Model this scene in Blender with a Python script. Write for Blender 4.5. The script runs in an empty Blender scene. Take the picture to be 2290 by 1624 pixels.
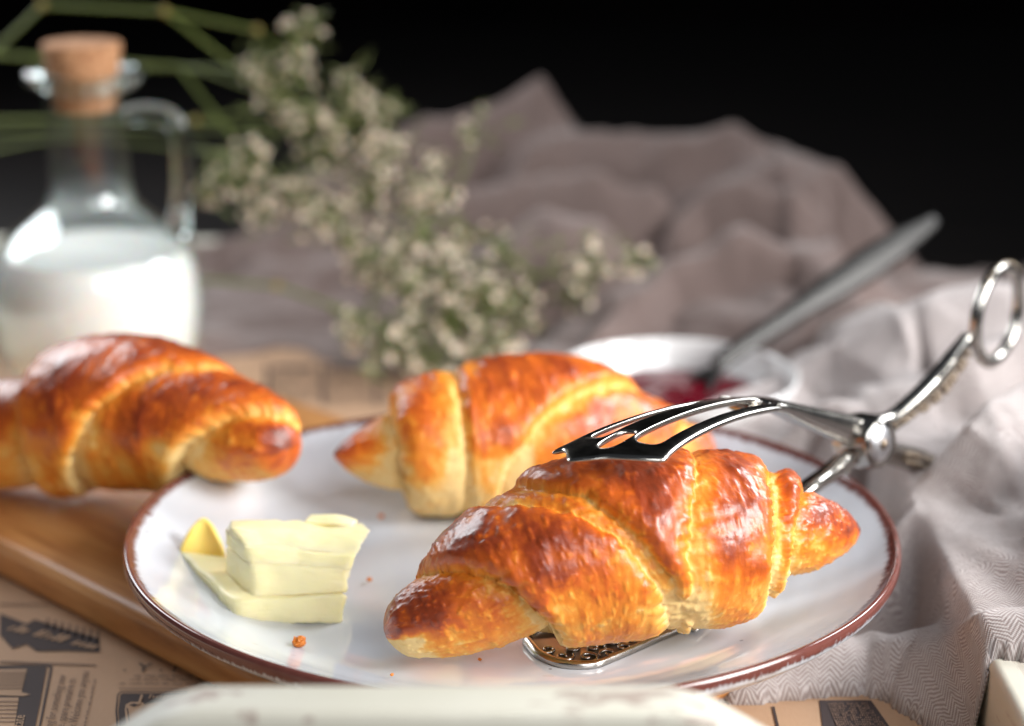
import bpy, bmesh, math, random
import numpy as np
from mathutils import Vector, Matrix, Euler

random.seed(7)
R = math.radians
scene = bpy.context.scene
COL = scene.collection

# ------------------------------------------------------------------ camera
PITCH = R(17.146)
CAM = np.array([0.0, -0.6363, 0.296])
cam_data = bpy.data.cameras.new('camera')
cam = bpy.data.objects.new('camera', cam_data)
COL.objects.link(cam)
cam.location = CAM
cam.rotation_euler = (math.pi / 2 - PITCH, 0, 0)
cam_data.lens = 70
cam_data.sensor_width = 36
cam_data.clip_start = 0.01
cam_data.clip_end = 50
cam_data.dof.use_dof = True
cam_data.dof.focus_distance = 0.612
cam_data.dof.aperture_fstop = 4.8
scene.camera = cam

# ------------------------------------------------------------------ world and lamps
world = bpy.data.worlds.new('World')
scene.world = world
world.use_nodes = True
world.node_tree.nodes['Background'].inputs[0].default_value = (0.75, 0.85, 1.0, 1)
world.node_tree.nodes['Background'].inputs[1].default_value = 0.05


def area_lamp(name, loc, target, sx, sy, energy, color, spread=180):
    d = bpy.data.lights.new(name, 'AREA')
    d.shape = 'RECTANGLE'
    d.size, d.size_y, d.energy, d.color = sx, sy, energy, color
    d.spread = R(spread)
    o = bpy.data.objects.new(name, d)
    COL.objects.link(o)
    o.location = loc
    o.rotation_euler = (Vector(target) - Vector(loc)).to_track_quat('-Z', 'Y').to_euler()
    return o


area_lamp('window_light', (0.82, -0.36, 0.52), (0.0, 0.03, 0.04), 0.50, 0.46, 2.3, (1.0, 0.985, 0.965), 60)
area_lamp('front_fill_light', (0.42, -1.10, 0.80), (0.0, -0.07, 0.04), 0.70, 0.60, 0.75, (0.97, 0.98, 1.0), 50)  # unseen lamp added as weak fill from the front
area_lamp('back_fill_light', (0.58, 0.36, 0.46), (0.14, 0.06, 0.04), 0.25, 0.30, 1.0, (0.96, 0.98, 1.0), 80)  # unseen lamp added at back right to light the napkin folds
area_lamp('room_light', (-0.55, 0.62, 0.46), (0.02, 0.33, 0.03), 0.45, 0.40, 4.4, (0.94, 0.97, 1.0))

scene.view_settings.view_transform = 'Standard'
scene.view_settings.look = 'None'
scene.view_settings.exposure = 0.20
scene.view_settings.gamma = 1.0
scene.view_settings.use_curve_mapping = False
scene.cycles.use_denoising = True
scene.cycles.max_bounces = 10
scene.cycles.transparent_max_bounces = 16
scene.cycles.sample_clamp_indirect = 4.0

# ------------------------------------------------------------------ survey helpers
FPX = 70 / 36 * 2290


def _ray(px, py):
    a, b = (px - 1145) / FPX, -(py - 812) / FPX
    return np.array([a, math.cos(PITCH) + b * math.sin(PITCH), -math.sin(PITCH) + b * math.cos(PITCH)])


def on_z(px, py, z):
    d = _ray(px, py)
    return CAM + d * ((z - CAM[2]) / d[2])


def on_y(px, py, y):
    d = _ray(px, py)
    return CAM + d * ((y - CAM[1]) / d[1])


# ------------------------------------------------------------------ noise
def _hash(ix, iy, iz, seed):
    h = (ix.astype(np.int64) * 374761393 + iy.astype(np.int64) * 668265263 + iz.astype(np.int64) * 2147483647 + seed * 1274126177) & 0xFFFFFFFF
    h = ((h ^ (h >> 13)) * 1274126177) & 0xFFFFFFFF
    h = h ^ (h >> 16)
    return (h & 0xFFFF) / 65535.0


def vnoise(P, seed=0):
    P = np.asarray(P, float)
    i = np.floor(P).astype(np.int64)
    f = P - i
    f = f * f * f * (f * (f * 6 - 15) + 10)
    out = 0
    for dx in (0, 1):
        for dy in (0, 1):
            for dz in (0, 1):
                w = (f[..., 0] if dx else 1 - f[..., 0]) * (f[..., 1] if dy else 1 - f[..., 1]) * (f[..., 2] if dz else 1 - f[..., 2])
                out = out + w * _hash(i[..., 0] + dx, i[..., 1] + dy, i[..., 2] + dz, seed)
    return out


def fbm(P, octaves=4, seed=0):
    P = np.asarray(P, float)
    a, s, t = 0.5, 0, 0
    for k in range(octaves):
        s = s + a * vnoise(P, seed + k * 17)
        t += a
        a *= 0.5
        P = P * 2.03
    return s / t


def smooth(x, a, b):
    t = np.clip((x - a) / (b - a), 0, 1)
    return t * t * (3 - 2 * t)


# ------------------------------------------------------------------ object helpers
def tag(o, label=None, cat=None, group=None, kind=None):
    if label:
        o['label'] = label
    if cat:
        o['category'] = cat
    if group:
        o['group'] = group
    if kind:
        o['kind'] = kind
    return o


def link(o, parent=None):
    COL.objects.link(o)
    if parent is not None:
        o.parent = parent
        o.matrix_parent_inverse = Matrix.Translation(-Vector(parent.location)) if parent.parent is None else Matrix.Identity(4)
    return o


def empty(name, loc=(0, 0, 0)):
    o = bpy.data.objects.new(name, None)
    o.empty_display_size = 0.02
    o.location = loc
    COL.objects.link(o)
    return o


def mesh(name, verts, faces, mat, parent=None, shade=True):
    me = bpy.data.meshes.new(name)
    me.from_pydata([tuple(map(float, v)) for v in verts], [], [tuple(map(int, f)) for f in faces])
    me.materials.append(mat)
    if shade:
        me.polygons.foreach_set('use_smooth', [True] * len(me.polygons))
    me.update()
    return link(bpy.data.objects.new(name, me), parent)


def grid_faces(n, m, wrap_m=False):
    i = np.arange(n - 1)[:, None]
    j = np.arange(m if wrap_m else m - 1)[None, :]
    j2 = (j + 1) % m
    return np.stack(np.broadcast_arrays(i * m + j, i * m + j2, (i + 1) * m + j2, (i + 1) * m + j), -1).reshape(-1, 4)


def attr(o, name, values):
    a = o.data.attributes.new(name, 'FLOAT', 'POINT')
    a.data.foreach_set('value', np.asarray(values, np.float32).ravel())


def set_uv(o, uv):
    lay = o.data.uv_layers.new(name='UVMap')
    idx = np.zeros(len(o.data.loops), np.int32)
    o.data.loops.foreach_get('vertex_index', idx)
    lay.data.foreach_set('uv', np.asarray(uv, np.float32)[idx].ravel())


def recalc(o):
    bm = bmesh.new()
    bm.from_mesh(o.data)
    bmesh.ops.recalc_face_normals(bm, faces=bm.faces)
    bm.to_mesh(o.data)
    bm.free()


def add_mod(o, kind, **kw):
    m = o.modifiers.new(kind.lower(), kind)
    for a, b in kw.items():
        setattr(m, a, b)
    return m


def spline(pts, n):
    """Catmull-Rom through the points, n samples."""
    p = np.asarray(pts, float)
    p = np.vstack([2 * p[0] - p[1], p, 2 * p[-1] - p[-2]])
    m = len(p) - 3
    t = np.linspace(0, m - 1e-9, n)
    i = t.astype(int)
    f = (t - i)[:, None]
    a, b, c, d = p[i], p[i + 1], p[i + 2], p[i + 3]
    return 0.5 * (2 * b + (c - a) * f + (2 * a - 5 * b + 4 * c - d) * f ** 2 + (3 * b - 3 * c + d - a) * f ** 3)


def arc_resample(pts, n):
    p = spline(pts, 400)
    L = np.r_[0, np.cumsum(np.linalg.norm(np.diff(p, axis=0), axis=1))]
    q = np.linspace(0, L[-1], n)
    return np.stack([np.interp(q, L, p[:, k]) for k in range(3)], -1), L[-1]


def sweep(name, pts, wid, hei, mat, parent=None, side=(0, 0, 1), n=40, seg=14, power=2.0, closed=False):
    """A bar along the points: half width along SIDE x tangent, half height along the rest; a superellipse section."""
    if closed:
        c = np.asarray(pts, float)
        n = len(c)
        T = np.roll(c, -1, 0) - np.roll(c, 1, 0)
    else:
        c, _ = arc_resample(pts, n)
        T = np.gradient(c, axis=0)
    T /= np.linalg.norm(T, axis=1)[:, None]
    up = np.asarray(side, float)
    A = np.cross(T, up)
    A /= np.linalg.norm(A, axis=1)[:, None]
    B = np.cross(A, T)
    t = np.linspace(0, 1, n)
    w = np.interp(t, np.linspace(0, 1, len(np.atleast_1d(wid))), np.atleast_1d(wid))
    h = np.interp(t, np.linspace(0, 1, len(np.atleast_1d(hei))), np.atleast_1d(hei))
    th = np.linspace(0, 2 * np.pi, seg, endpoint=False)
    cx = np.sign(np.cos(th)) * np.abs(np.cos(th)) ** (2 / power)
    sy = np.sign(np.sin(th)) * np.abs(np.sin(th)) ** (2 / power)
    V = c[:, None] + A[:, None] * (w[:, None] * cx)[..., None] + B[:, None] * (h[:, None] * sy)[..., None]
    V = V.reshape(-1, 3)
    f = [tuple(q) for q in grid_faces(n, seg, True)]
    if closed:
        f += [((n - 1) * seg + j, (n - 1) * seg + (j + 1) % seg, (j + 1) % seg, j) for j in range(seg)]
    else:
        f += [tuple(range(seg)), tuple(reversed(range((n - 1) * seg, n * seg)))]
    o = mesh(name, V, f, mat, parent)
    recalc(o)
    return o


def lathe(name, prof, mat, parent=None, center=(0, 0, 0), seg=96, smooth_n=0, wob=None):
    p = np.asarray(prof, float)
    th = np.linspace(0, 2 * np.pi, seg, endpoint=False)
    V = np.stack([p[:, None, 0] * np.cos(th), p[:, None, 0] * np.sin(th), np.broadcast_to(p[:, None, 1], (len(p), seg))], -1)
    if wob is not None:
        V = wob(V)
    V = V.reshape(-1, 3) + np.asarray(center)
    o = mesh(name, V, grid_faces(len(p), seg, True), mat, parent)
    bm = bmesh.new()
    bm.from_mesh(o.data)
    bmesh.ops.remove_doubles(bm, verts=bm.verts, dist=1e-6)
    bmesh.ops.recalc_face_normals(bm, faces=bm.faces)
    bm.to_mesh(o.data)
    bm.free()
    return o


def ball_mesh(name, r, mat, u=10, v=7):
    bm = bmesh.new()
    bmesh.ops.create_uvsphere(bm, u_segments=u, v_segments=v, radius=r)
    for f in bm.faces:
        f.smooth = True
    me = bpy.data.meshes.new(name)
    bm.to_mesh(me)
    bm.free()
    me.materials.append(mat)
    return me


# ------------------------------------------------------------------ materials
class NT:
    def __init__(self, name):
        self.m = bpy.data.materials.new(name)
        self.m.use_nodes = True
        self.t = self.m.node_tree
        self.b = self.t.nodes['Principled BSDF']

    def n(self, kind, **kw):
        o = self.t.nodes.new(kind)
        for a, b in kw.items():
            setattr(o, a, b)
        return o

    def l(self, a, b):
        self.t.links.new(a, b)

    def set(self, **kw):
        for a, b in kw.items():
            self.b.inputs[a.replace('_', ' ')].default_value = b
        return self

    def math(self, op, a, b=None, c=None):
        o = self.n('ShaderNodeMath', operation=op)
        for i, v in enumerate((a, b, c)):
            if v is None:
                continue
            if isinstance(v, (int, float)):
                o.inputs[i].default_value = v
            else:
                self.l(v, o.inputs[i])
        return o.outputs[0]

    def noise(self, scale, detail=4, vec=None, rough=0.55, dist=0.0):
        o = self.n('ShaderNodeTexNoise')
        o.inputs['Scale'].default_value = scale
        o.inputs['Detail'].default_value = detail
        o.inputs['Roughness'].default_value = rough
        o.inputs['Distortion'].default_value = dist
        self.l(vec if vec is not None else self.obj(), o.inputs['Vector'])
        return o.outputs['Fac']

    def obj(self):
        if not hasattr(self, '_tc'):
            self._tc = self.n('ShaderNodeTexCoord')
        return self._tc.outputs['Object']

    def uv(self):
        self.obj()
        return self._tc.outputs['UV']

    def mapping(self, vec, scale=(1, 1, 1), rot=(0, 0, 0)):
        o = self.n('ShaderNodeMapping')
        o.inputs['Scale'].default_value = scale
        o.inputs['Rotation'].default_value = rot
        self.l(vec, o.inputs['Vector'])
        return o.outputs[0]

    def ramp(self, fac, stops, mode='LINEAR'):
        o = self.n('ShaderNodeValToRGB')
        e = o.color_ramp.elements
        o.color_ramp.interpolation = mode
        while len(e) < len(stops):
            e.new(0.5)
        for q, (p, c) in zip(e, stops):
            q.position = p
            q.color = (*c, 1) if len(c) == 3 else c
        self.l(fac, o.inputs[0])
        return o.outputs[0]

    def mix(self, fac, a, b):
        o = self.n('ShaderNodeMix', data_type='RGBA')
        for i, v in ((0, fac), (6, a), (7, b)):
            if isinstance(v, (int, float)):
                o.inputs[i].default_value = v
            elif isinstance(v, tuple):
                o.inputs[i].default_value = (*v, 1)
            else:
                self.l(v, o.inputs[i])
        return o.outputs[2]

    def bump(self, h, strength=0.3, dist=0.001, chain=None):
        o = self.n('ShaderNodeBump')
        o.inputs['Strength'].default_value = strength
        o.inputs['Distance'].default_value = dist
        self.l(h, o.inputs['Height'])
        if chain is not None:
            self.l(chain, o.inputs['Normal'])
        return o.outputs[0]

    def out(self, **kw):
        for a, b in kw.items():
            self.l(b, self.b.inputs[a.replace('_', ' ')])
        return self.m


def plain(name, col, rough=0.5, **kw):
    q = NT(name)
    q.set(Base_Color=(*col, 1), Roughness=rough, **kw)
    return q.m


def m_croissant():
    q = NT('croissant_crust')
    a = q.n('ShaderNodeAttribute', attribute_name='bake').outputs['Fac']
    n1 = q.noise(190, 5, rough=0.6)
    n2 = q.noise(620, 4, rough=0.6)
    fac = q.math('ADD', a, q.math('MULTIPLY', q.math('SUBTRACT', n1, 0.5), 0.17))
    fac = q.math('ADD', fac, q.math('MULTIPLY', q.math('SUBTRACT', n2, 0.5), 0.12))
    # blisters in the glazed crust: small pale bubbles
    vo = q.n('ShaderNodeTexVoronoi', feature='F1')
    vo.inputs['Scale'].default_value = 175
    vo.inputs['Randomness'].default_value = 1
    wv = q.n('ShaderNodeVectorMath', operation='ADD')
    q.l(q.obj(), wv.inputs[0])
    nn = q.n('ShaderNodeTexNoise')
    nn.inputs['Scale'].default_value = 240
    q.l(q.obj(), nn.inputs['Vector'])
    sc = q.n('ShaderNodeVectorMath', operation='SCALE')
    sc.inputs['Scale'].default_value = 0.006
    q.l(nn.outputs['Color'], sc.inputs[0])
    q.l(sc.outputs[0], wv.inputs[1])
    q.l(wv.outputs[0], vo.inputs['Vector'])
    pick = q.math('GREATER_THAN', vo.outputs['Color'], 0.62)
    d = q.n('ShaderNodeMapRange', interpolation_type='SMOOTHSTEP')
    q.l(vo.outputs['Distance'], d.inputs['Value'])
    d.inputs['From Min'].default_value = 0.45
    d.inputs['From Max'].default_value = 0.10
    blister = q.math('MULTIPLY', d.outputs[0], pick)
    fac = q.math('SUBTRACT', fac, q.math('MULTIPLY', blister, 0.16))
    col = q.ramp(fac, [(0.0, (0.83, 0.58, 0.24)), (0.16, (0.80, 0.40, 0.075)), (0.34, (0.75, 0.240, 0.020)),
                       (0.56, (0.56, 0.110, 0.011)), (0.78, (0.28, 0.044, 0.011)), (1.0, (0.12, 0.022, 0.008))])
    rough = q.ramp(fac, [(0.1, (0.62,) * 3), (0.45, (0.42,) * 3), (0.8, (0.32,) * 3)])
    b1 = q.bump(blister, 0.14, 0.0008)
    b2 = q.bump(q.noise(260, 4, rough=0.5), 0.09, 0.0012, b1)
    b3 = q.bump(q.noise(1500, 3, rough=0.6), 0.20, 0.0004, b2)
    q.set(Subsurface_Weight=0.12, Subsurface_Scale=0.004, Coat_Roughness=0.24, Coat_IOR=1.45, Specular_IOR_Level=0.45)
    q.b.inputs['Subsurface Radius'].default_value = (1.0, 0.45, 0.15)
    coat = q.ramp(fac, [(0.2, (0.0,) * 3), (0.6, (0.24,) * 3)])
    return q.out(Base_Color=col, Roughness=rough, Normal=b3, Coat_Weight=coat)


def m_plate():
    q = NT('plate_glaze')
    rr = q.n('ShaderNodeAttribute', attribute_name='rim').outputs['Fac']
    sp = q.n('ShaderNodeSeparateXYZ')
    q.l(q.obj(), sp.inputs[0])
    flat = q.n('ShaderNodeCombineXYZ')
    q.l(sp.outputs[0], flat.inputs[0])
    q.l(sp.outputs[1], flat.inputs[1])
    nv = q.n('ShaderNodeVectorMath', operation='NORMALIZE')
    q.l(flat.outputs[0], nv.inputs[0])
    st = q.n('ShaderNodeVectorMath', operation='MULTIPLY_ADD')
    q.l(nv.outputs[0], st.inputs[0])
    st.inputs[1].default_value = (1, 1, 1)
    zz = q.n('ShaderNodeCombineXYZ')
    q.l(q.math('MULTIPLY', rr, 0.02), zz.inputs[2])
    q.l(zz.outputs[0], st.inputs[2])
    n1 = q.noise(95, 4, st.outputs[0], 0.75)
    n2 = q.noise(3.0, 3, nv.outputs[0])
    edge = q.math('ADD', rr, q.math('MULTIPLY', q.math('SUBTRACT', n1, 0.5), 1.0))
    edge = q.math('ADD', edge, q.math('MULTIPLY', q.math('SUBTRACT', n2, 0.5), 0.5))
    brown = q.n('ShaderNodeMapRange')
    q.l(edge, brown.inputs['Value'])
    brown.inputs['From Min'].default_value = 0.42
    brown.inputs['From Max'].default_value = 0.62
    bcol = q.mix(q.noise(260, 3), (0.110, 0.032, 0.026), (0.170, 0.058, 0.046))
    vo = q.n('ShaderNodeTexVoronoi')
    vo.inputs['Scale'].default_value = 120
    q.l(q.obj(), vo.inputs['Vector'])
    sel = q.math('GREATER_THAN', vo.outputs['Color'], 0.80)
    dot = q.math('MULTIPLY', q.math('LESS_THAN', vo.outputs['Distance'], 0.085), sel)
    base = q.mix(q.noise(22, 3), (0.575, 0.62, 0.69), (0.64, 0.675, 0.73))
    base = q.mix(q.math('MULTIPLY', dot, 0.6), base, (0.10, 0.09, 0.10))
    base = q.mix(q.math('MULTIPLY', q.math('GREATER_THAN', q.noise(45, 3), 0.71), 0.25), base, (0.42, 0.40, 0.40))
    col = q.mix(brown.outputs[0], base, bcol)
    q.set(Roughness=0.13, Specular_IOR_Level=0.5, Coat_Weight=0.4, Coat_Roughness=0.06)
    return q.out(Base_Color=col, Normal=q.bump(q.noise(60, 3), 0.06, 0.001))


def m_wood():
    q = NT('board_wood')
    v = q.mapping(q.obj(), (1, 1, 1), (0, 0, R(45)))
    v = q.mapping(v, (3.0, 34, 34))
    n = q.noise(3.2, 6, v, 0.6, 0.6)
    n2 = q.noise(16, 4, v, 0.6)
    f = q.math('ADD', q.math('MULTIPLY', n, 0.75), q.math('MULTIPLY', n2, 0.25))
    col = q.ramp(f, [(0.28, (0.25, 0.088, 0.022)), (0.46, (0.46, 0.20, 0.062)), (0.60, (0.56, 0.275, 0.095)), (0.8, (0.62, 0.34, 0.14))])
    q.set(Roughness=0.42)
    return q.out(Base_Color=col, Normal=q.bump(n2, 0.12, 0.0008))


def m_paper():
    q = NT('kraft_paper')
    n = q.noise(14, 5)
    fib = q.noise(1, 4, q.mapping(q.obj(), (900, 260, 260)))
    col = q.mix(n, (0.40, 0.235, 0.135), (0.50, 0.315, 0.195))
    col = q.mix(q.math('MULTIPLY', fib, 0.35), col, (0.56, 0.38, 0.25))
    q.set(Roughness=0.75)
    return q.out(Base_Color=col, Normal=q.bump(fib, 0.15, 0.0004))


def m_cloth(name, tone):
    q = NT(name)
    sp = q.n('ShaderNodeSeparateXYZ')
    q.l(q.uv(), sp.inputs[0])
    u, v = sp.outputs[0], sp.outputs[1]
    wob = q.math('MULTIPLY', q.math('SUBTRACT', q.noise(190, 3, q.uv()), 0.5), 0.0013)
    wob = q.math('ADD', wob, q.math('MULTIPLY', q.math('SUBTRACT', q.noise(28, 2, q.uv()), 0.5), 0.008))
    colw = 0.0038
    tri = q.math('PINGPONG', q.math('ADD', u, wob), colw)
    ph = q.math('ADD', q.math('MULTIPLY', tri, 1.0), v)
    yarn = q.math('SINE', q.math('MULTIPLY', q.math('ADD', ph, wob), 2 * math.pi / 0.0016))
    cross = q.math('SINE', q.math('MULTIPLY', q.math('SUBTRACT', v, tri), 2 * math.pi / 0.00085))
    w = q.math('ADD', q.math('MULTIPLY', yarn, 0.42), q.math('MULTIPLY', cross, 0.16))
    w = q.math('ADD', w, q.math('MULTIPLY', q.math('SUBTRACT', q.noise(420, 3, q.uv()), 0.5), 0.8))
    w = q.math('MULTIPLY', w, q.math('ADD', 0.35, q.noise(55, 3, q.uv())))
    f = q.math('ADD', q.math('MULTIPLY', w, 0.46), 0.52)
    band = q.noise(1, 3, q.mapping(q.uv(), (26, 5, 1)))
    col = q.ramp(f, [(0.10, (0.175, 0.130, 0.120)), (0.40, (0.330, 0.275, 0.262)), (0.66, (0.56, 0.515, 0.505)), (0.92, (0.76, 0.73, 0.72))])
    col = q.mix(q.math('MULTIPLY', band, 0.35), col, (0.30, 0.25, 0.245))
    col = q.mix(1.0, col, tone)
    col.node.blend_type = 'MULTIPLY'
    q.set(Roughness=0.9, Specular_IOR_Level=0.15, Sheen_Weight=0.25, Sheen_Roughness=0.5)
    return q.out(Base_Color=col, Normal=q.bump(f, 0.4, 0.0007))


def m_tray(name, grain, wornness):
    q = NT(name)
    v = q.mapping(q.obj(), grain)
    n = q.noise(2.5, 6, v, 0.65, 0.4)
    n2 = q.noise(30, 5)
    wear = q.math('MULTIPLY', q.math('GREATER_THAN', n, 0.57), q.math('GREATER_THAN', n2, 0.47))
    col = q.mix(n2, (0.60, 0.575, 0.47), (0.72, 0.70, 0.62))
    col = q.mix(q.math('MULTIPLY', wear, wornness), col, (0.36, 0.27, 0.23))
    q.set(Roughness=0.5)
    return q.out(Base_Color=col, Normal=q.bump(n, 0.15, 0.001))


def m_glass():
    q = NT('bottle_glass')
    fac = q.n('ShaderNodeLayerWeight')
    fac.inputs['Blend'].default_value = 0.5
    fres = q.math('ADD', 0.05, q.math('MULTIPLY', q.math('POWER', fac.outputs['Facing'], 3.2), 0.85))
    tr = q.n('ShaderNodeBsdfTransparent')
    q.l(q.ramp(fac.outputs['Facing'], [(0.0, (0.995, 1.0, 0.998)), (0.85, (0.975, 0.99, 0.985)), (1.0, (0.84, 0.91, 0.91))]), tr.inputs[0])
    gl = q.n('ShaderNodeBsdfGlossy')
    gl.inputs['Roughness'].default_value = 0.03
    gl.inputs[0].default_value = (0.95, 1, 1, 1)
    mx = q.n('ShaderNodeMixShader')
    q.l(fres, mx.inputs[0])
    q.l(tr.outputs[0], mx.inputs[1])
    q.l(gl.outputs[0], mx.inputs[2])
    q.l(mx.outputs[0], q.t.nodes['Material Output'].inputs['Surface'])
    return q.m


def m_cork():
    q = NT('cork')
    n = q.noise(260, 4)
    q.set(Roughness=0.85)
    return q.out(Base_Color=q.ramp(n, [(0.3, (0.22, 0.085, 0.035)), (0.5, (0.50, 0.25, 0.12)), (0.7, (0.60, 0.33, 0.17))]), Normal=q.bump(n, 0.4, 0.001))


def m_butter():
    q = NT('butter')
    n = q.noise(60, 4)
    q.set(Roughness=0.38, Subsurface_Weight=0.35, Subsurface_Scale=0.006, Specular_IOR_Level=0.4)
    q.b.inputs['Subsurface Radius'].default_value = (1.0, 0.8, 0.3)
    st = q.noise(1, 4, q.mapping(q.obj(), (60, 60, 700)))
    return q.out(Base_Color=q.mix(n, (0.97, 0.83, 0.43), (0.98, 0.87, 0.53)), Normal=q.bump(q.math('ADD', q.noise(240, 4), q.math('MULTIPLY', st, 0.8)), 0.28, 0.0010))


def m_table():
    q = NT('dark_table')
    n = q.noise(4, 6, q.mapping(q.obj(), (2, 14, 14)), 0.6, 0.5)
    q.set(Roughness=0.55)
    return q.out(Base_Color=q.ramp(n, [(0.3, (0.003, 0.0025, 0.0025)), (0.7, (0.009, 0.006, 0.0055))]))


def m_backdrop():
    q = NT('dark_backdrop')
    n = q.noise(5, 5)
    q.set(Roughness=0.9, Specular_IOR_Level=0.1)
    return q.out(Base_Color=q.ramp(n, [(0.35, (0.0008, 0.0006, 0.0006)), (0.65, (0.0060, 0.0034, 0.0036))]))


CRUST = m_croissant()
PLATE = m_plate()
WOOD = m_wood()
PAPER = m_paper()
CLOTH = m_cloth('linen_herringbone', (1, 1, 1))
SHADED_CLOTH = m_cloth('shaded_linen', (0.46, 0.385, 0.36))  # same linen tinted darker, putting the heap's shade into its colour
TRAY = m_tray('painted_tray_wood', (9, 50, 50), 0.8)
TRAYSIDE = m_tray('painted_side_wood', (60, 7, 60), 0.3)
GLASS = m_glass()
GLASS_SOLID = NT('thick_bottle_glass').set(Base_Color=(0.86, 0.97, 0.955, 1), Roughness=0.02, IOR=1.46, Transmission_Weight=1.0).m
CORK = m_cork()
BUTTER = m_butter()
TABLE = m_table()
BACK = m_backdrop()
INK = plain('print_ink', (0.045, 0.030, 0.030), 0.8)
INK2 = plain('faded_print_ink', (0.17, 0.105, 0.075), 0.8)
PAPERINK = plain('reversed_out_print', (0.42, 0.27, 0.17), 0.8)
def m_metal(name, col, rough):
    q = NT(name)
    n = q.noise(150, 5, rough=0.7)
    q.set(Metallic=1.0)
    sc = q.noise(1, 3, q.mapping(q.obj(), (260, 260, 2600)))
    return q.out(Base_Color=q.mix(n, tuple(0.80 * c for c in col), col), Roughness=q.math('ADD', rough - 0.05, q.math('MULTIPLY', n, 0.16)), Normal=q.bump(sc, 0.05, 0.0004))


CHROME = m_metal('worn_silver', (0.50, 0.478, 0.445), 0.18)
CHROMED = NT('tarnished_silver').set(Base_Color=(0.25, 0.195, 0.145, 1), Metallic=1.0, Roughness=0.30).m
STEEL = NT('brushed_spoon_steel').set(Base_Color=(0.055, 0.054, 0.053, 1), Metallic=1.0, Roughness=0.42).m
MILK = NT('milk').set(Base_Color=(0.94, 0.95, 0.91, 1), Roughness=0.25, Subsurface_Weight=0.4, Subsurface_Scale=0.01).m
CHINA = plain('white_porcelain', (0.80, 0.80, 0.80), 0.10, Coat_Weight=0.5)
JAM = NT('red_jam').set(Base_Color=(0.105, 0.003, 0.010, 1), Roughness=0.08, Subsurface_Weight=0.2, Subsurface_Scale=0.004).m
STEM = plain('green_stem', (0.150, 0.190, 0.045), 0.5)
NODE = plain('stem_node', (0.30, 0.23, 0.05), 0.6)
LEAF = plain('needle_leaf', (0.17, 0.20, 0.065), 0.55)
PETAL = NT('flower_petal').set(Base_Color=(0.90, 0.76, 0.60, 1), Roughness=0.6, Subsurface_Weight=0.15, Subsurface_Scale=0.002).m
CENTRE = plain('flower_centre', (0.36, 0.16, 0.10), 0.7)

# ------------------------------------------------------------------ setting: table, backdrop, tray, paper
ZT = -0.012                                                   # table top; the tray floor's paper is z = 0


def box(name, x0, x1, y0, y1, z0, z1, mat, parent=None, bevel=0.0):
    v = [(x, y, z) for z in (z0, z1) for y in (y0, y1) for x in (x0, x1)]
    f = [(0, 2, 3, 1), (4, 5, 7, 6), (0, 1, 5, 4), (2, 6, 7, 3), (1, 3, 7, 5), (0, 4, 6, 2)]
    o = mesh(name, v, f, mat, parent, shade=bevel > 0)
    if bevel:
        add_mod(o, 'BEVEL', width=bevel, segments=4)
    return o


tag(box('table', -2.2, 2.2, -0.9, 1.7, ZT - 0.04, ZT, TABLE), kind='structure')
tag(box('backdrop', -2.4, 2.4, 1.70, 1.73, ZT - 0.04, 2.2, BACK), kind='structure')

tray = empty('serving_tray', (-0.06, 0.1, ZT))
tag(tray, 'cream painted wooden tray with a raised handle end, lined with printed paper', 'tray')
box('tray_floor', -0.285, 0.148, -0.190, 0.47, ZT + 0.001, -0.0010, TRAY, tray)
box('side_wall', 0.1455, 0.165, -0.1828, 0.47, ZT + 0.0015, 0.031, TRAYSIDE, tray, 0.003)
box('side_wall', -0.300, -0.2825, -0.1828, 0.47, ZT + 0.0015, 0.031, TRAYSIDE, tray, 0.003)
box('back_wall', -0.2815, 0.1445, 0.455, 0.470, ZT + 0.002, 0.030, TRAY, tray, 0.003)


def handle_end():
    hx = [on_z(240, 1624, 0.050)[0] - 0.02, on_z(430, 1535, 0.070)[0], on_z(1530, 1535, 0.070)[0], on_z(1745, 1624, 0.05)[0] + 0.02]
    up = [(-0.302, 0.031), (hx[0] - 0.05, 0.031), (hx[0] - 0.012, 0.036), (hx[0] + 0.010, 0.050), (hx[1] - 0.006, 0.0695), (hx[1] + 0.004, 0.0722),
          (hx[2] - 0.004, 0.0722), (hx[2] + 0.006, 0.0695), (hx[3] - 0.010, 0.050), (hx[3] + 0.012, 0.036), (hx[3] + 0.04, 0.031), (0.167, 0.031)]
    zl = ZT + 0.0005
    n = len(up)
    v = []
    for y in (-0.199, -0.183):
        v += [(x, y, z) for x, z in up] + [(x, y, zl) for x, z in up]
    f = []
    for i in range(n - 1):
        a, b, c, d = i, i + 1, n + i + 1, n + i
        f += [(a, d, c, b), (2 * n + a, 2 * n + b, 2 * n + c, 2 * n + d), (a, b, 2 * n + b, 2 * n + a), (d, 2 * n + d, 2 * n + c, c)]
    f += [(0, 2 * n, 3 * n, n), (n - 1, 2 * n - 1, 4 * n - 1, 3 * n - 1)]
    o = mesh('handle_wall', v, f, TRAY, tray)
    recalc(o)
    add_mod(o, 'BEVEL', width=0.0020, segments=3, limit_method='ANGLE', angle_limit=R(25))


handle_end()

paper = box('wrapping_paper', -0.281, 0.1435, -0.182, 0.452, -0.0006, 0.0, PAPER)
tag(paper, 'brown kraft paper printed like an old newspaper, lining the tray', 'paper')


def printed(name, polys, mat, z=0.0004, parent=paper):
    """Flat print: polygons given as survey pixels on the paper."""
    v, f = [], []
    for p in polys:
        s = len(v)
        v += [on_z(x, y, z) for x, y in p]
        f.append(tuple(range(s, s + len(p))))
    o = mesh(name, v, f, mat, parent, shade=False)
    return o


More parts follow.
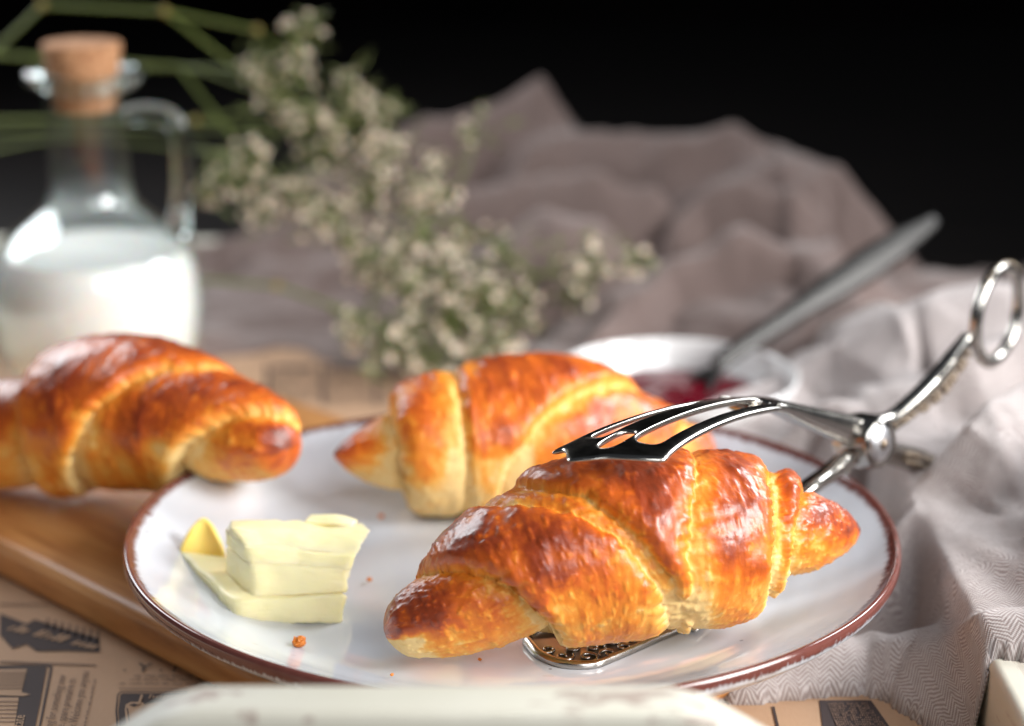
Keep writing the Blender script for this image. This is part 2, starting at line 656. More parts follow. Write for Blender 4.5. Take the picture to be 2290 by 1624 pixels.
def printed_text(name, body, px, py, px2, py2, size, mat, z=0.0006, shear=0.0, parent=paper):
    """A line of type starting at one survey pixel and running towards another, lying on the paper."""
    a, b = on_z(px, py, z), on_z(px2, py2, z)
    c = bpy.data.curves.new(name, 'FONT')
    c.body = body
    c.size = size
    c.shear = shear
    c.resolution_u = 2
    t = bpy.data.objects.new(name, c)
    COL.objects.link(t)
    dg = bpy.context.evaluated_depsgraph_get()
    me = bpy.data.meshes.new_from_object(t.evaluated_get(dg))
    bpy.data.objects.remove(t)
    ang = math.atan2(b[1] - a[1], b[0] - a[0])
    me.transform(Matrix.Translation(a) @ Matrix.Rotation(ang, 4, 'Z'))
    me.materials.clear()
    me.materials.append(mat)
    return link(bpy.data.objects.new(name, me), parent)


def word_marks(name, rows, mat, seed, h=0.0011, z=0.0005):
    """Rows of type too small to read: short strokes in word-long runs. rows: (px, py, px2, py2)."""
    rnd = random.Random(seed)
    v, f = [], []
    for (x0, y0, x1, y1) in rows:
        a, b = on_z(x0, y0, z), on_z(x1, y1, z)
        d = b - a
        L = np.linalg.norm(d)
        d /= L
        nrm = np.array([-d[1], d[0], 0])
        t = 0
        while t < L:
            for _ in range(rnd.randint(3, 8)):
                w = h * rnd.uniform(0.25, 0.5)
                hh = h * rnd.choice((0.75, 0.8, 1.25))
                p = a + d * t
                s = len(v)
                v += [p, p + d * w, p + d * (w + h * 0.15) + nrm * hh, p + d * h * 0.15 + nrm * hh]
                f.append((s, s + 1, s + 2, s + 3))
                t += h * 0.62
                if t > L:
                    break
            t += h * 0.8
    return mesh(name, v, f, mat, paper, shade=False)


printed('advert_banner', [[(0, 1372), (60, 1395), (78, 1385), (92, 1390), (222, 1428), (224, 1458), (150, 1455), (82, 1456), (60, 1440), (28, 1450), (0, 1420)]], INK)
word_marks('banner_script', [(14, 1408, 200, 1450)], PAPERINK, 2, 0.0042, 0.0007)
printed('banner_strokes', [[(105 + 16 * i, 1382 + 4 * i), (111 + 16 * i, 1384 + 4 * i), (107 + 16 * i, 1405 + 5 * i), (102 + 16 * i, 1403 + 5 * i)] for i in range(8)], INK2)
for p in ([(0, 1478), (215, 1486), (215, 1489), (0, 1482)], [(0, 1350), (110, 1352), (110, 1354), (0, 1353)]):
    printed('column_rule', [p], INK2)
printed('book_advert_frame', [[(-30, 1489), (112, 1486), (118, 1492), (88, 1640), (84, 1640), (112, 1494), (107, 1490), (-30, 1494)]], INK)
printed('book_advert_ground', [[(-30, 1492), (105, 1491), (104, 1497), (76, 1640), (-30, 1640)]], INK, 0.0004)
printed('book_page', [[(-20, 1497), (60, 1496), (48, 1548), (68, 1553), (52, 1557), (-22, 1554)], [(-22, 1560), (42, 1560), (30, 1640), (-30, 1640)]], PAPERINK, 0.0006)
printed('page_line', [[(-20, 1504 + 7 * i), (58 - 1.6 * i, 1503 + 7 * i), (58 - 1.6 * i, 1505 + 7 * i), (-20, 1506 + 7 * i)] for i in range(6)]
        + [[(-20, 1568 + 9 * i), (40 - 1.4 * i, 1568 + 9 * i), (40 - 1.4 * i, 1570 + 9 * i), (-20, 1570 + 9 * i)] for i in range(6)], INK2, 0.0008)
printed_text('book_advert_lettering', 'real estate', 40, 1672, 66, 1556, 0.0052, PAPERINK, 0.0008, 0.1)
printed_text('advert_line', 'a looking for something new', 108, 1664, 143, 1530, 0.0042, INK2, 0.0005, 0.25)
printed_text('advert_line', 'gy code, spare premiere to', 134, 1664, 169, 1524, 0.0042, INK2, 0.0005, 0.25)
printed_text('advert_line', 'by back Welcome you anyone', 162, 1664, 198, 1512, 0.0042, INK2, 0.0005, 0.25)
word_marks('dotted_leader', [(188, 1640, 216, 1516)], INK2, 5, 0.0008)
printed_text('headline', '. Y . N . E', 272, 1500, 400, 1501, 0.0088, INK, 0.0006)
word_marks('small_type', [(300, 1513, 480, 1513), (290, 1521, 480, 1521), (266, 1530, 500, 1531)], INK2, 3, 0.0010)
printed('advert_rule', [[(266, 1539), (420, 1540), (420, 1541.5), (266, 1540.5)]], INK2)
printed('cup_advert_frame', [[(262, 1640), (258, 1590), (262, 1553), (270, 1546), (420, 1547), (420, 1549), (271, 1548), (264, 1555), (262, 1590), (266, 1640)]], INK)
printed('cup_advert_ground', [[(268, 1640), (265, 1590), (269, 1556), (273, 1551), (420, 1551), (420, 1570), (330, 1572), (312, 1580), (302, 1640)]], INK)
printed('cup_drawing', [[(286, 1640), (279, 1590), (281, 1576), (292, 1570), (318, 1570), (324, 1576), (316, 1600), (302, 1640)]], PAPERINK, 0.0007)
printed('cup_drawing_shade', [[(288, 1576), (300, 1573), (312, 1576), (300, 1580)], [(283, 1582), (286, 1584), (294, 1630), (290, 1626)]], INK, 0.0009)
printed('cup_spoon', [[(308, 1574), (315, 1553), (320, 1554), (313, 1576)]], PAPERINK, 0.0010)
printed_text('cup_advert_lettering', 'hopou', 330, 1562, 400, 1563, 0.0046, PAPERINK, 0.0007)
word_marks('news_column', [(606 + 0 * i, 826 + 4.2 * i, 712, 826 + 4.2 * i) for i in range(18)], INK, 11, 0.0014)
word_marks('news_column', [(728, 826 + 4.2 * i, 830, 826 + 4.2 * i) for i in range(20)], INK, 12, 0.0014)
word_marks('news_column', [(846, 826 + 4.2 * i, 950, 826 + 4.2 * i) for i in range(20)], INK, 13, 0.0014)
for x in (594, 718, 836, 954):
    printed('column_rule', [[(x, 815), (x + 8, 815), (x + 8, 905), (x, 905)]], INK)
for x in (612, 734, 852):
    printed('column_heading', [[(x, 818), (x + 88, 818), (x + 88, 826), (x, 826)]], INK)
printed('picture_block', [[(1832, 1566), (1948, 1566), (2000, 1640), (1842, 1640)]], INK)
for p in ([(1726, 1580), (1732, 1580), (1746, 1640), (1740, 1640)], [(2034, 1560), (2048, 1560), (2092, 1640), (2074, 1640)],
          [(2128, 1540), (2136, 1540), (2160, 1590), (2150, 1590)]):
    printed('column_bar', [p], INK)
word_marks('picture_engraving', [(1852 + 2 * i, 1576 + 5 * i, 1940 + 4 * i, 1576 + 5 * i) for i in range(11)], INK2, 17, 0.0012, 0.0008)

# ------------------------------------------------------------------ cutting board
ZB = 0.0155
BN = (-0.1004, 0.0855)
BTT = (-0.262, 0.086)


def board():
    c = lambda n, t: ((n + t) / math.sqrt(2), (n - t) / math.sqrt(2))
    rad, pts = 0.012, []
    for (n, t, a0) in ((BN[0] + rad, BTT[0] + rad, 180), (BN[0] + rad, BTT[1] - rad, 90), (BN[1] - rad, BTT[1] - rad, 0), (BN[1] - rad, BTT[0] + rad, -90)):
        for k in range(7):
            a = R(a0 - 15 * k)
            pts.append(c(n + rad * math.sin(a) * 0 + rad * (-math.cos(a) if False else 0), t))
            pts[-1] = c(n + rad * math.cos(a), t + rad * math.sin(a)) if False else pts[-1]
    # plain rounded rectangle in (n, t)
    pts = []
    for (n, t, sn, st) in ((BN[0], BTT[0], 1, 1), (BN[0], BTT[1], 1, -1), (BN[1], BTT[1], -1, -1), (BN[1], BTT[0], -1, 1)):
        arc = []
        for k in range(7):
            a = R(15 * k)
            arc.append((n + sn * rad * (1 - math.cos(a)), t + st * rad * (1 - math.sin(a))))
        if sn * st < 0:
            arc.reverse()
        pts += [c(*q) for q in arc[::-1]]
    m = len(pts)
    v = [(x, y, z) for z in (0.0004, ZB) for x, y in pts]
    f = [tuple(reversed(range(m))), tuple(range(m, 2 * m))] + [(i, (i + 1) % m, m + (i + 1) % m, m + i) for i in range(m)]
    o = mesh('cutting_board', v, f, WOOD)
    recalc(o)
    add_mod(o, 'BEVEL', width=0.0045, segments=5, limit_method='ANGLE', angle_limit=R(60))
    tag(o, 'honey coloured wooden board with rounded edges under the white plate', 'cutting board')


board()

# ------------------------------------------------------------------ plate
ZW = ZB + 0.0075                                              # top of the plate's well
ZR = 0.042


def plate():
    prof = [(0.0, ZW), (0.03, ZW), (0.06, ZW + 0.0002), (0.080, ZW + 0.0008), (0.092, ZW + 0.0024), (0.103, ZW + 0.0056),
            (0.112, ZW + 0.0092), (0.120, ZW + 0.0130), (0.126, ZW + 0.0164), (0.1285, ZR - 0.0010), (0.1297, ZR - 0.0001), (0.1306, ZR - 0.0002), (0.1313, ZR - 0.0011),
            (0.1315, ZR - 0.0028), (0.1306, ZR - 0.0050), (0.127, ZR - 0.0082), (0.120, ZR - 0.0128), (0.110, ZR - 0.0176),
            (0.098, ZR - 0.0242), (0.086, ZR - 0.0236), (0.080, ZR - 0.0250), (0.078, ZB + 0.0003), (0.074, ZB + 0.0003), (0.072, ZB + 0.002), (0.0, ZB + 0.0025)]
    p = np.asarray(prof)
    # densify
    q = []
    for a, b in zip(p[:-1], p[1:]):
        for k in range(3):
            q.append(a + (b - a) * k / 3)
    q.append(p[-1])
    q = np.array(q)
    rim_i = 11 * 3
    L = np.r_[0, np.cumsum(np.linalg.norm(np.diff(q, axis=0), axis=1))]
    dist = np.abs(L - L[rim_i])
    inner = np.arange(len(q)) <= rim_i
    rimf = np.where(inner, 1 - dist / 0.0082, 1.15 - dist / 0.0062)
    rimf = np.clip(rimf, -1.5, 1)

    def wob(V):
        th = np.arctan2(V[..., 1], V[..., 0])
        r = np.hypot(V[..., 0], V[..., 1])
        V = V.copy()
        k = smooth(r, 0.085, 0.13)
        V[..., 2] += k * (0.0007 * np.sin(2 * th + 0.6) + 0.0003 * np.sin(5 * th))
        return V

    seg = 200
    o = lathe('plate', q, PLATE, seg=seg, wob=wob)
    co = np.zeros(len(o.data.vertices) * 3)
    o.data.vertices.foreach_get('co', co)
    co = co.reshape(-1, 3)
    # recover the rim value from the nearest profile point
    r = np.hypot(co[:, 0], co[:, 1])
    d = (r[:, None] - q[None, :, 0]) ** 2 + (co[:, 2][:, None] - q[None, :, 1]) ** 2
    attr(o, 'rim', rimf[d.argmin(1)])
    tag(o, 'white speckled plate with a brushed brown rim carrying croissants and butter', 'plate')


plate()

# ------------------------------------------------------------------ croissants
def croissant(name, label, spine, edges, bands, ppm, seed, zb=None, n=430, m=210, cut=0.0, side=1.04, dark=0.0, light_low=1.0, seam=0.0060):
    """spine: 3-D points tip to tip. edges: (s at top, shift towards the underside, 'L'/'R' = the band whose lip lies on top).
    bands: radius curves [(s, r), ...], one more than edges."""
    c, L = arc_resample(spine, n)
    q = c - CAM
    cpx = 1145 + FPX * q[:, 0] / (q[:, 1] * math.cos(PITCH) - q[:, 2] * math.sin(PITCH))
    s_of = lambda x: np.interp(x, np.maximum.accumulate(cpx) + np.arange(n) * 1e-6, np.linspace(0, 1, n))
    bands = [[(float(s_of(a)), b / ppm) for a, b in band] for band in bands]
    T = np.gradient(c, axis=0)
    T /= np.linalg.norm(T, axis=1)[:, None]
    A = np.cross(T, (0, 0, 1))
    A /= np.linalg.norm(A, axis=1)[:, None]
    U = np.cross(A, T)
    s = np.linspace(0, 1, n)
    v = np.linspace(-np.pi, np.pi, m, endpoint=False)
    S, V = np.meshgrid(s, v, indexing='ij')
    ring = np.stack([np.cos(V) * 1.7, np.sin(V) * 1.7], -1)
    E = []
    for k, (e0, b, top) in enumerate(edges):
        wob = (fbm(np.concatenate([ring * 1.3, np.full(S.shape + (1,), k * 3.7)], -1), 3, seed) - 0.5) * 0.030
        fine = (fbm(np.concatenate([ring * 11, np.full(S.shape + (1,), k * 2.1)], -1), 3, seed + 5) - 0.5) * 0.016
        sk = float(s_of(e0))
        slant = float(np.interp(sk, s, A[:, 0])) * ppm * float(np.interp(sk, [q[0] for q in bands[k]], [q[1] for q in bands[k]]))
        tb = np.clip(-V / np.pi, 0, 1)
        wrap = np.where(V > 0, np.sin(np.clip(V, 0, R(130)) * 90 / 130), -0.35 * np.sin(np.pi * tb) + tb ** 3)
        E.append(s_of(e0 + (b - e0) * wrap - slant * np.sin(V)) + wob * 0.6 + fine)
    idx = sum((S > e).astype(int) for e in E)
    P3 = np.stack([S * L * 1000 / 10, np.cos(V) * 2.6, np.sin(V) * 2.6], -1)
    nz = fbm(P3 * 1.1, 4, seed + 31)
    nz2 = fbm(P3 * np.array([3.0, 2.0, 2.0]), 4, seed + 77)
    streak = fbm(P3 * np.array([5.0, 0.55, 0.55]), 4, seed + 91)
    r = np.zeros_like(S)
    pale = np.zeros_like(S)
    crest = np.zeros_like(S)
    for k, rs in enumerate(bands):
        a = np.array(rs)
        rb = np.interp(S, a[:, 0], a[:, 1])
        lo = E[k - 1] if k > 0 else None
        hi = E[k] if k < len(E) else None
        far = np.full_like(S, 0.05)
        for e, sgn, mine in ((lo, 1, 'R'), (hi, -1, 'L')):
            if e is None:
                continue
            d = np.clip((S - e) * sgn * L, 0, None)
            far = np.minimum(far, d)
            which = edges[k - 1][2] if sgn == 1 else edges[k][2]
            if which == mine:
                rb = rb - 0.0018 * np.exp(-(d / 0.0022) ** 2)
                pale = np.where(idx == k, np.maximum(pale, 0.55 * np.exp(-d / 0.0012)), pale)
            else:
                rb = rb - 0.0024 * np.exp(-d / 0.0035) + 0.00020 * np.sin(d * 2 * np.pi / 0.0021 + (streak - 0.5) * 14) * np.exp(-d / 0.006)
                pale = np.where(idx == k, np.maximum(pale, (0.55 + 0.9 * (nz2 - 0.35)) * np.exp(-(d / seam) ** 1.5)), pale)
        crest = np.where(idx == k, smooth(far, 0.002, 0.012), crest)
        r = np.where(idx == k, rb, r)
    for _ in range(1):
        r[1:-1] = (r[:-2] + 2 * r[1:-1] + r[2:]) / 4
    r = r * (1 + 0.06 * (nz - 0.5)) + 0.00025 * (nz2 - 0.5) + 0.00025 * (streak - 0.5)
    # blisters
    bl = fbm(P3 * 6.5, 2, seed + 130)
    r = r + 0.00028 * smooth(bl, 0.64, 0.78)
    # round the tips off
    tip = np.minimum(S, 1 - S) * L
    r = r * np.sqrt(np.clip(1 - (1 - np.clip(tip / 0.008, 0, 1)) ** 2, 0.0004, 1))
    pos = c[:, None] + U[:, None] * (r * np.cos(V))[..., None] + A[:, None] * (r * np.sin(V) * side)[..., None]
    if zb is not None:
        z = pos[..., 2] - zb
        pos[..., 2] = zb + (z + np.sqrt(z * z + 0.0035 ** 2)) / 2 - 0.0006 + 0.0010 * (nz2 - 0.5)
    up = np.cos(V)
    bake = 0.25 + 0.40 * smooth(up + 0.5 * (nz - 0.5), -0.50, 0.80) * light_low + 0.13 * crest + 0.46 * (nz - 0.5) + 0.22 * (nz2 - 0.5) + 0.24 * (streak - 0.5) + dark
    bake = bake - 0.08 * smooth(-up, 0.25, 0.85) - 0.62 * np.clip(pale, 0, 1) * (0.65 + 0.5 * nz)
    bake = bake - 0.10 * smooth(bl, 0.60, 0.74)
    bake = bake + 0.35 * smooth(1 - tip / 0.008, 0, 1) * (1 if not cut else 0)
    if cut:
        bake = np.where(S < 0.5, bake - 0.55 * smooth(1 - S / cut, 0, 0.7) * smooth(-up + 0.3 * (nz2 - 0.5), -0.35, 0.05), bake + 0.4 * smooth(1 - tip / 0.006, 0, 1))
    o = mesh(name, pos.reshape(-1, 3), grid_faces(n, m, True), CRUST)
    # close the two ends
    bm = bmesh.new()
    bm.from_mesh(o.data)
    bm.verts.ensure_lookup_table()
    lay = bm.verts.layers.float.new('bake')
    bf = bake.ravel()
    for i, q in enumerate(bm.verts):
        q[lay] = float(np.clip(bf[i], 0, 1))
    for i0 in (0, (n - 1) * m):
        bm.faces.new([bm.verts[i0 + j] for j in range(m)])
    bmesh.ops.recalc_face_normals(bm, faces=bm.faces)
    for f in bm.faces:
        f.smooth = True
    bm.to_mesh(o.data)
    bm.free()
    tag(o, label, 'croissant')
    return o


FS = [on_y(862, 1418, -0.074), on_y(980, 1372, -0.073), on_y(1140, 1290, -0.069), on_y(1300, 1236, -0.064), on_y(1480, 1215, -0.058), on_y(1640, 1194, -0.047), on_y(1750, 1186, -0.038), on_y(1924, 1184, -0.022)]
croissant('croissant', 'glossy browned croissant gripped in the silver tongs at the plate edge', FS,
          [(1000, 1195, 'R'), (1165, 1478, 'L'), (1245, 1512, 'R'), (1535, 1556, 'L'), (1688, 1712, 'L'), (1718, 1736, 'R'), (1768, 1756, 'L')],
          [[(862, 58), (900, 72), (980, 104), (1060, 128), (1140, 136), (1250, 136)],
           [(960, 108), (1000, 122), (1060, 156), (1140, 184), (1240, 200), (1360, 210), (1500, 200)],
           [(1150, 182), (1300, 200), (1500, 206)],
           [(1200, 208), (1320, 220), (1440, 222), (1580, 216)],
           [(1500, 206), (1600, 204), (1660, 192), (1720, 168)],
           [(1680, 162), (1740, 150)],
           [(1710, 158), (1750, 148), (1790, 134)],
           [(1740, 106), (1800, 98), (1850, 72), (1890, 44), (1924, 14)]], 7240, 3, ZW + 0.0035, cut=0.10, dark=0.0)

MS = [on_y(746, 1014, 0.050), on_y(830, 1012, 0.054), on_y(920, 1002, 0.058), on_y(1020, 990, 0.064), on_y(1130, 976, 0.069), on_y(1250, 970, 0.075), on_y(1400, 990, 0.084), on_y(1590, 1035, 0.096)]
croissant('croissant', 'golden croissant with a pale open seam lying behind the tongs, on the plate', MS,
          [(884, 905, 'R'), (1032, 1036, 'R'), (1385, 1112, 'L'), (1500, 1490, 'L')],
          [[(746, 18), (800, 50), (860, 84), (920, 102)],
           [(870, 128), (920, 150), (980, 168), (1040, 166)],
           [(1000, 174), (1080, 180), (1180, 188), (1290, 182), (1360, 160), (1420, 118), (1470, 90)],
           [(1080, 158), (1250, 164), (1350, 146), (1420, 122), (1500, 100)],
           [(1470, 96), (1540, 80), (1590, 60)]], 6017, 14, ZW + 0.0002, dark=-0.15, seam=0.0095, n=330, m=170)

LS = [on_y(-330, 1020, 0.102), on_y(-120, 985, 0.100), on_y(60, 964, 0.095), on_y(220, 930, 0.086), on_y(370, 938, 0.074), on_y(500, 968, 0.058), on_y(652, 1000, 0.036)]
croissant('croissant', 'croissant on the wooden board, its dark tip overhanging the plate rim', LS,
          [(-150, -150, 'R'), (150, 82, 'R'), (452, 148, 'L'), (615, 418, 'L')],
          [[(-330, 50), (-250, 75), (-150, 95)],
           [(-180, 112), (-60, 126), (130, 124)],
           [(60, 150), (130, 168), (240, 184), (340, 178), (460, 146)],
           [(120, 150), (280, 164), (420, 150), (500, 132), (580, 104), (640, 76)],
           [(400, 108), (500, 100), (580, 84), (620, 66), (652, 52)]], 5780, 29, ZB + 0.0002, dark=-0.05, seam=0.0100, n=330, m=170)


# ------------------------------------------------------------------ butter
def warped_block(name, corners, parent, seed, amp=0.0009, n=16, mat=BUTTER, roundness=0.10):
    """A block through eight corner points (bottom four, top four, both counter-clockwise), its edges softened and faces uneven."""
    c = np.asarray(corners, float)
    bm = bmesh.new()
    bmesh.ops.create_cube(bm, size=2)
    bmesh.ops.subdivide_edges(bm, edges=bm.edges, cuts=n, use_grid_fill=True)
    q = np.array([v.co[:] for v in bm.verts])
    rn = roundness
    inner = np.clip(q, -1 + rn, 1 - rn)
    dlt = q - inner
    ln = np.linalg.norm(dlt, axis=1, keepdims=True)
    q = inner + np.where(ln > 1e-9, dlt / np.maximum(ln, 1e-9) * np.minimum(ln, rn), 0)
    a, b, t = [(q[:, k] + 1) / 2 for k in range(3)]
    bl = lambda p: (c[p] * ((1 - a) * (1 - b))[:, None] + c[p + 1] * (a * (1 - b))[:, None] + c[p + 2] * (a * b)[:, None] + c[p + 3] * ((1 - a) * b)[:, None])
    pos = bl(0) * (1 - t)[:, None] + bl(4) * t[:, None]
    nn = np.stack([fbm(pos * 130 + k * 9.1, 4, seed + k) - 0.5 for k in range(3)], -1)
    n3 = np.stack([fbm(pos * 420 + k * 5.7, 3, seed + 20 + k) - 0.5 for k in range(3)], -1)
    pos = pos + nn * amp * 3 + n3 * amp * 0.9
    for v, p in zip(bm.verts, pos):
        v.co = p
    for f in bm.faces:
        f.smooth = True
    me = bpy.data.meshes.new(name)
    bm.to_mesh(me)
    bm.free()
    me.materials.append(mat)
    return link(bpy.data.objects.new(name, me), parent)


def butter():
    z0 = ZW + 0.0006
    b = empty('butter', (-0.078, -0.04, z0))
    tag(b, 'pale yellow butter cut in thick slices on the white plate', 'butter')
    # the slice that lies flat on the plate
    A = on_z(530, 1404, z0)
    Bq = on_z(768, 1394, z0)
    Dq = on_z(402, 1292, z0)
    Cq = Bq + (Dq - A) * 0.62
    up = np.array([0, 0, 0.0085])
    warped_block('slice', [A, Bq, Cq, Dq, A + up + (-0.001, 0.002, 0), Bq + up + (0.002, 0.001, 0.0012), Cq + up, Dq + up + (0.000, 0, 0.0015)], b, 1, 0.0006)
    # the thinner slice above it, slid back
    A2, B2 = A + (0.0045, 0.0045, 0.0082), Bq + (0.0012, 0.0022, 0.0092)
    D2, C2 = A2 + (-0.0115, 0.020, 0.0015), B2 + (-0.001, 0.028, 0.0008)
    up2 = np.array([0.0, 0.003, 0.0078])
    warped_block('slice', [A2, B2, C2, D2, A2 + up2 + (-0.0006, 0, 0.0035), B2 + up2, C2 + up2, D2 + up2], b, 2, 0.0006)
    # the thick slab on top, leaning back so that its broad face looks up at the camera
    A3, B3 = A2 + (-0.0010, 0.0035, 0.0105), B2 + (0.0012, 0.0026, 0.0072)
    D3, C3 = D2 + (0.0005, 0.001, 0.009), C2 + (0.001, 0.001, 0.0085)
    T0, T1 = on_y(512, 1180, -0.027), on_y(832, 1188, -0.018)
    T2, T3 = on_y(800, 1168, -0.010), on_y(520, 1162, -0.014)
    F0, F1 = A3 + (-0.0012, 0.0030, 0.0050), B3 + (0.0016, 0.0026, 0.0042)
    warped_block('slab', [A3, B3, C3, D3, F0, F1, C3 + (0.001, 0.0, 0.004), D3 + (0, 0, 0.006)], b, 3, 0.0006)
    warped_block('slab', [F0 + (0, 0.0008, -0.0006), F1 + (0, 0.0008, -0.0006), C3 + (0.001, 0, 0.003), D3 + (0, 0, 0.005), T0, T1, T2, T3], b, 4, 0.0008)
    # the curl at the far side: a yellower flake standing up on the flat slice
    cv, cf = [], []
    base = on_z(455, 1245, z0 + 0.008)
    for i in range(9):
        for j in range(7):
            a, h = i / 8 - 0.5, j / 6
            wd = 0.0150 * (1 - 0.55 * h ** 2)
            cv.append(base + np.array([a * wd * 1.1 - 0.0006, 0.0035 + 0.004 * h - 0.004 * (2 * a) ** 2, 0.0135 * h * (1 - 0.25 * (2 * a) ** 2) - 0.002]))
    cf = grid_faces(9, 7)
    o = mesh('curl', cv, cf, CURL, b)
    add_mod(o, 'SOLIDIFY', thickness=0.0018, offset=0)
    add_mod(o, 'SUBSURF', levels=2, render_levels=2)
    cv = []
    base = on_y(735, 1174, -0.014)
    for i in range(11):
        for j in range(6):
            a, h = i / 10 - 0.5, j / 5
            cv.append(base + np.array([a * 0.016 + 0.0015 * h, -0.001 + 0.006 * h, 0.0018 * math.sin(math.pi * h * 0.9) * (1 - (2 * a) ** 2) + 0.0004 - 0.0045 * abs(a) * a]))
    o = mesh('curl', cv, grid_faces(11, 6), BUTTER, b)
    add_mod(o, 'SOLIDIFY', thickness=0.0012, offset=0)
    add_mod(o, 'SUBSURF', levels=2, render_levels=2)


CURL = plain('deep_yellow_butter', (0.90, 0.68, 0.17), 0.4, Subsurface_Weight=0.3, Subsurface_Scale=0.004)
butter()


def crumb(label, loc, r, seed, mat=CRUST):
    bm = bmesh.new()
    bmesh.ops.create_icosphere(bm, subdivisions=3, radius=1)
    q = np.array([v.co[:] for v in bm.verts])
    s = 0.55 + 0.9 * fbm(q * 1.6 + seed, 3, seed)
    for v, k in zip(bm.verts, s):
        v.co = Vector(loc) + Vector((v.co.x, v.co.y, v.co.z * 0.8 + 0.75)) * float(k * r)
    me = bpy.data.meshes.new('crumb')
    bm.to_mesh(me)
    bm.free()
    me.materials.append(mat)
    o = bpy.data.objects.new('crumb', me)
    COL.objects.link(o)
    attr(o, 'bake', np.full(len(me.vertices), 0.42))
    tag(o, label, 'crumb', 'crumbs on the plate')


crumb('orange flaky crumb lying between the butter and the plate rim', on_z(670, 1446, ZW + 0.0024), 0.0022, 3)
crumb('small brown crumb on the plate beside the golden croissant', on_z(852, 1160, ZW), 0.0011, 8)
crumb('tiny dark crumb against the side of the butter slab', on_z(826, 1300, ZW + 0.001), 0.0009, 5)


rnd_f = random.Random(12)
for _ in range(7):
    a, q = rnd_f.uniform(math.pi * 1.05, math.pi * 1.9), rnd_f.uniform(0.02, 0.095)
    crumb('tiny pastry flake scattered on the white plate', (q * math.cos(a), q * math.sin(a), ZW + 0.0004 + (0.004 if q > 0.09 else 0)), rnd_f.uniform(0.0004, 0.0007), rnd_f.randint(1, 99))

# ------------------------------------------------------------------ tongs
def blade_frame(cpts, n=60):
    c, L = arc_resample(cpts, n)
    T = np.gradient(c, axis=0)
    T /= np.linalg.norm(T, axis=1)[:, None]
    return c, T, L


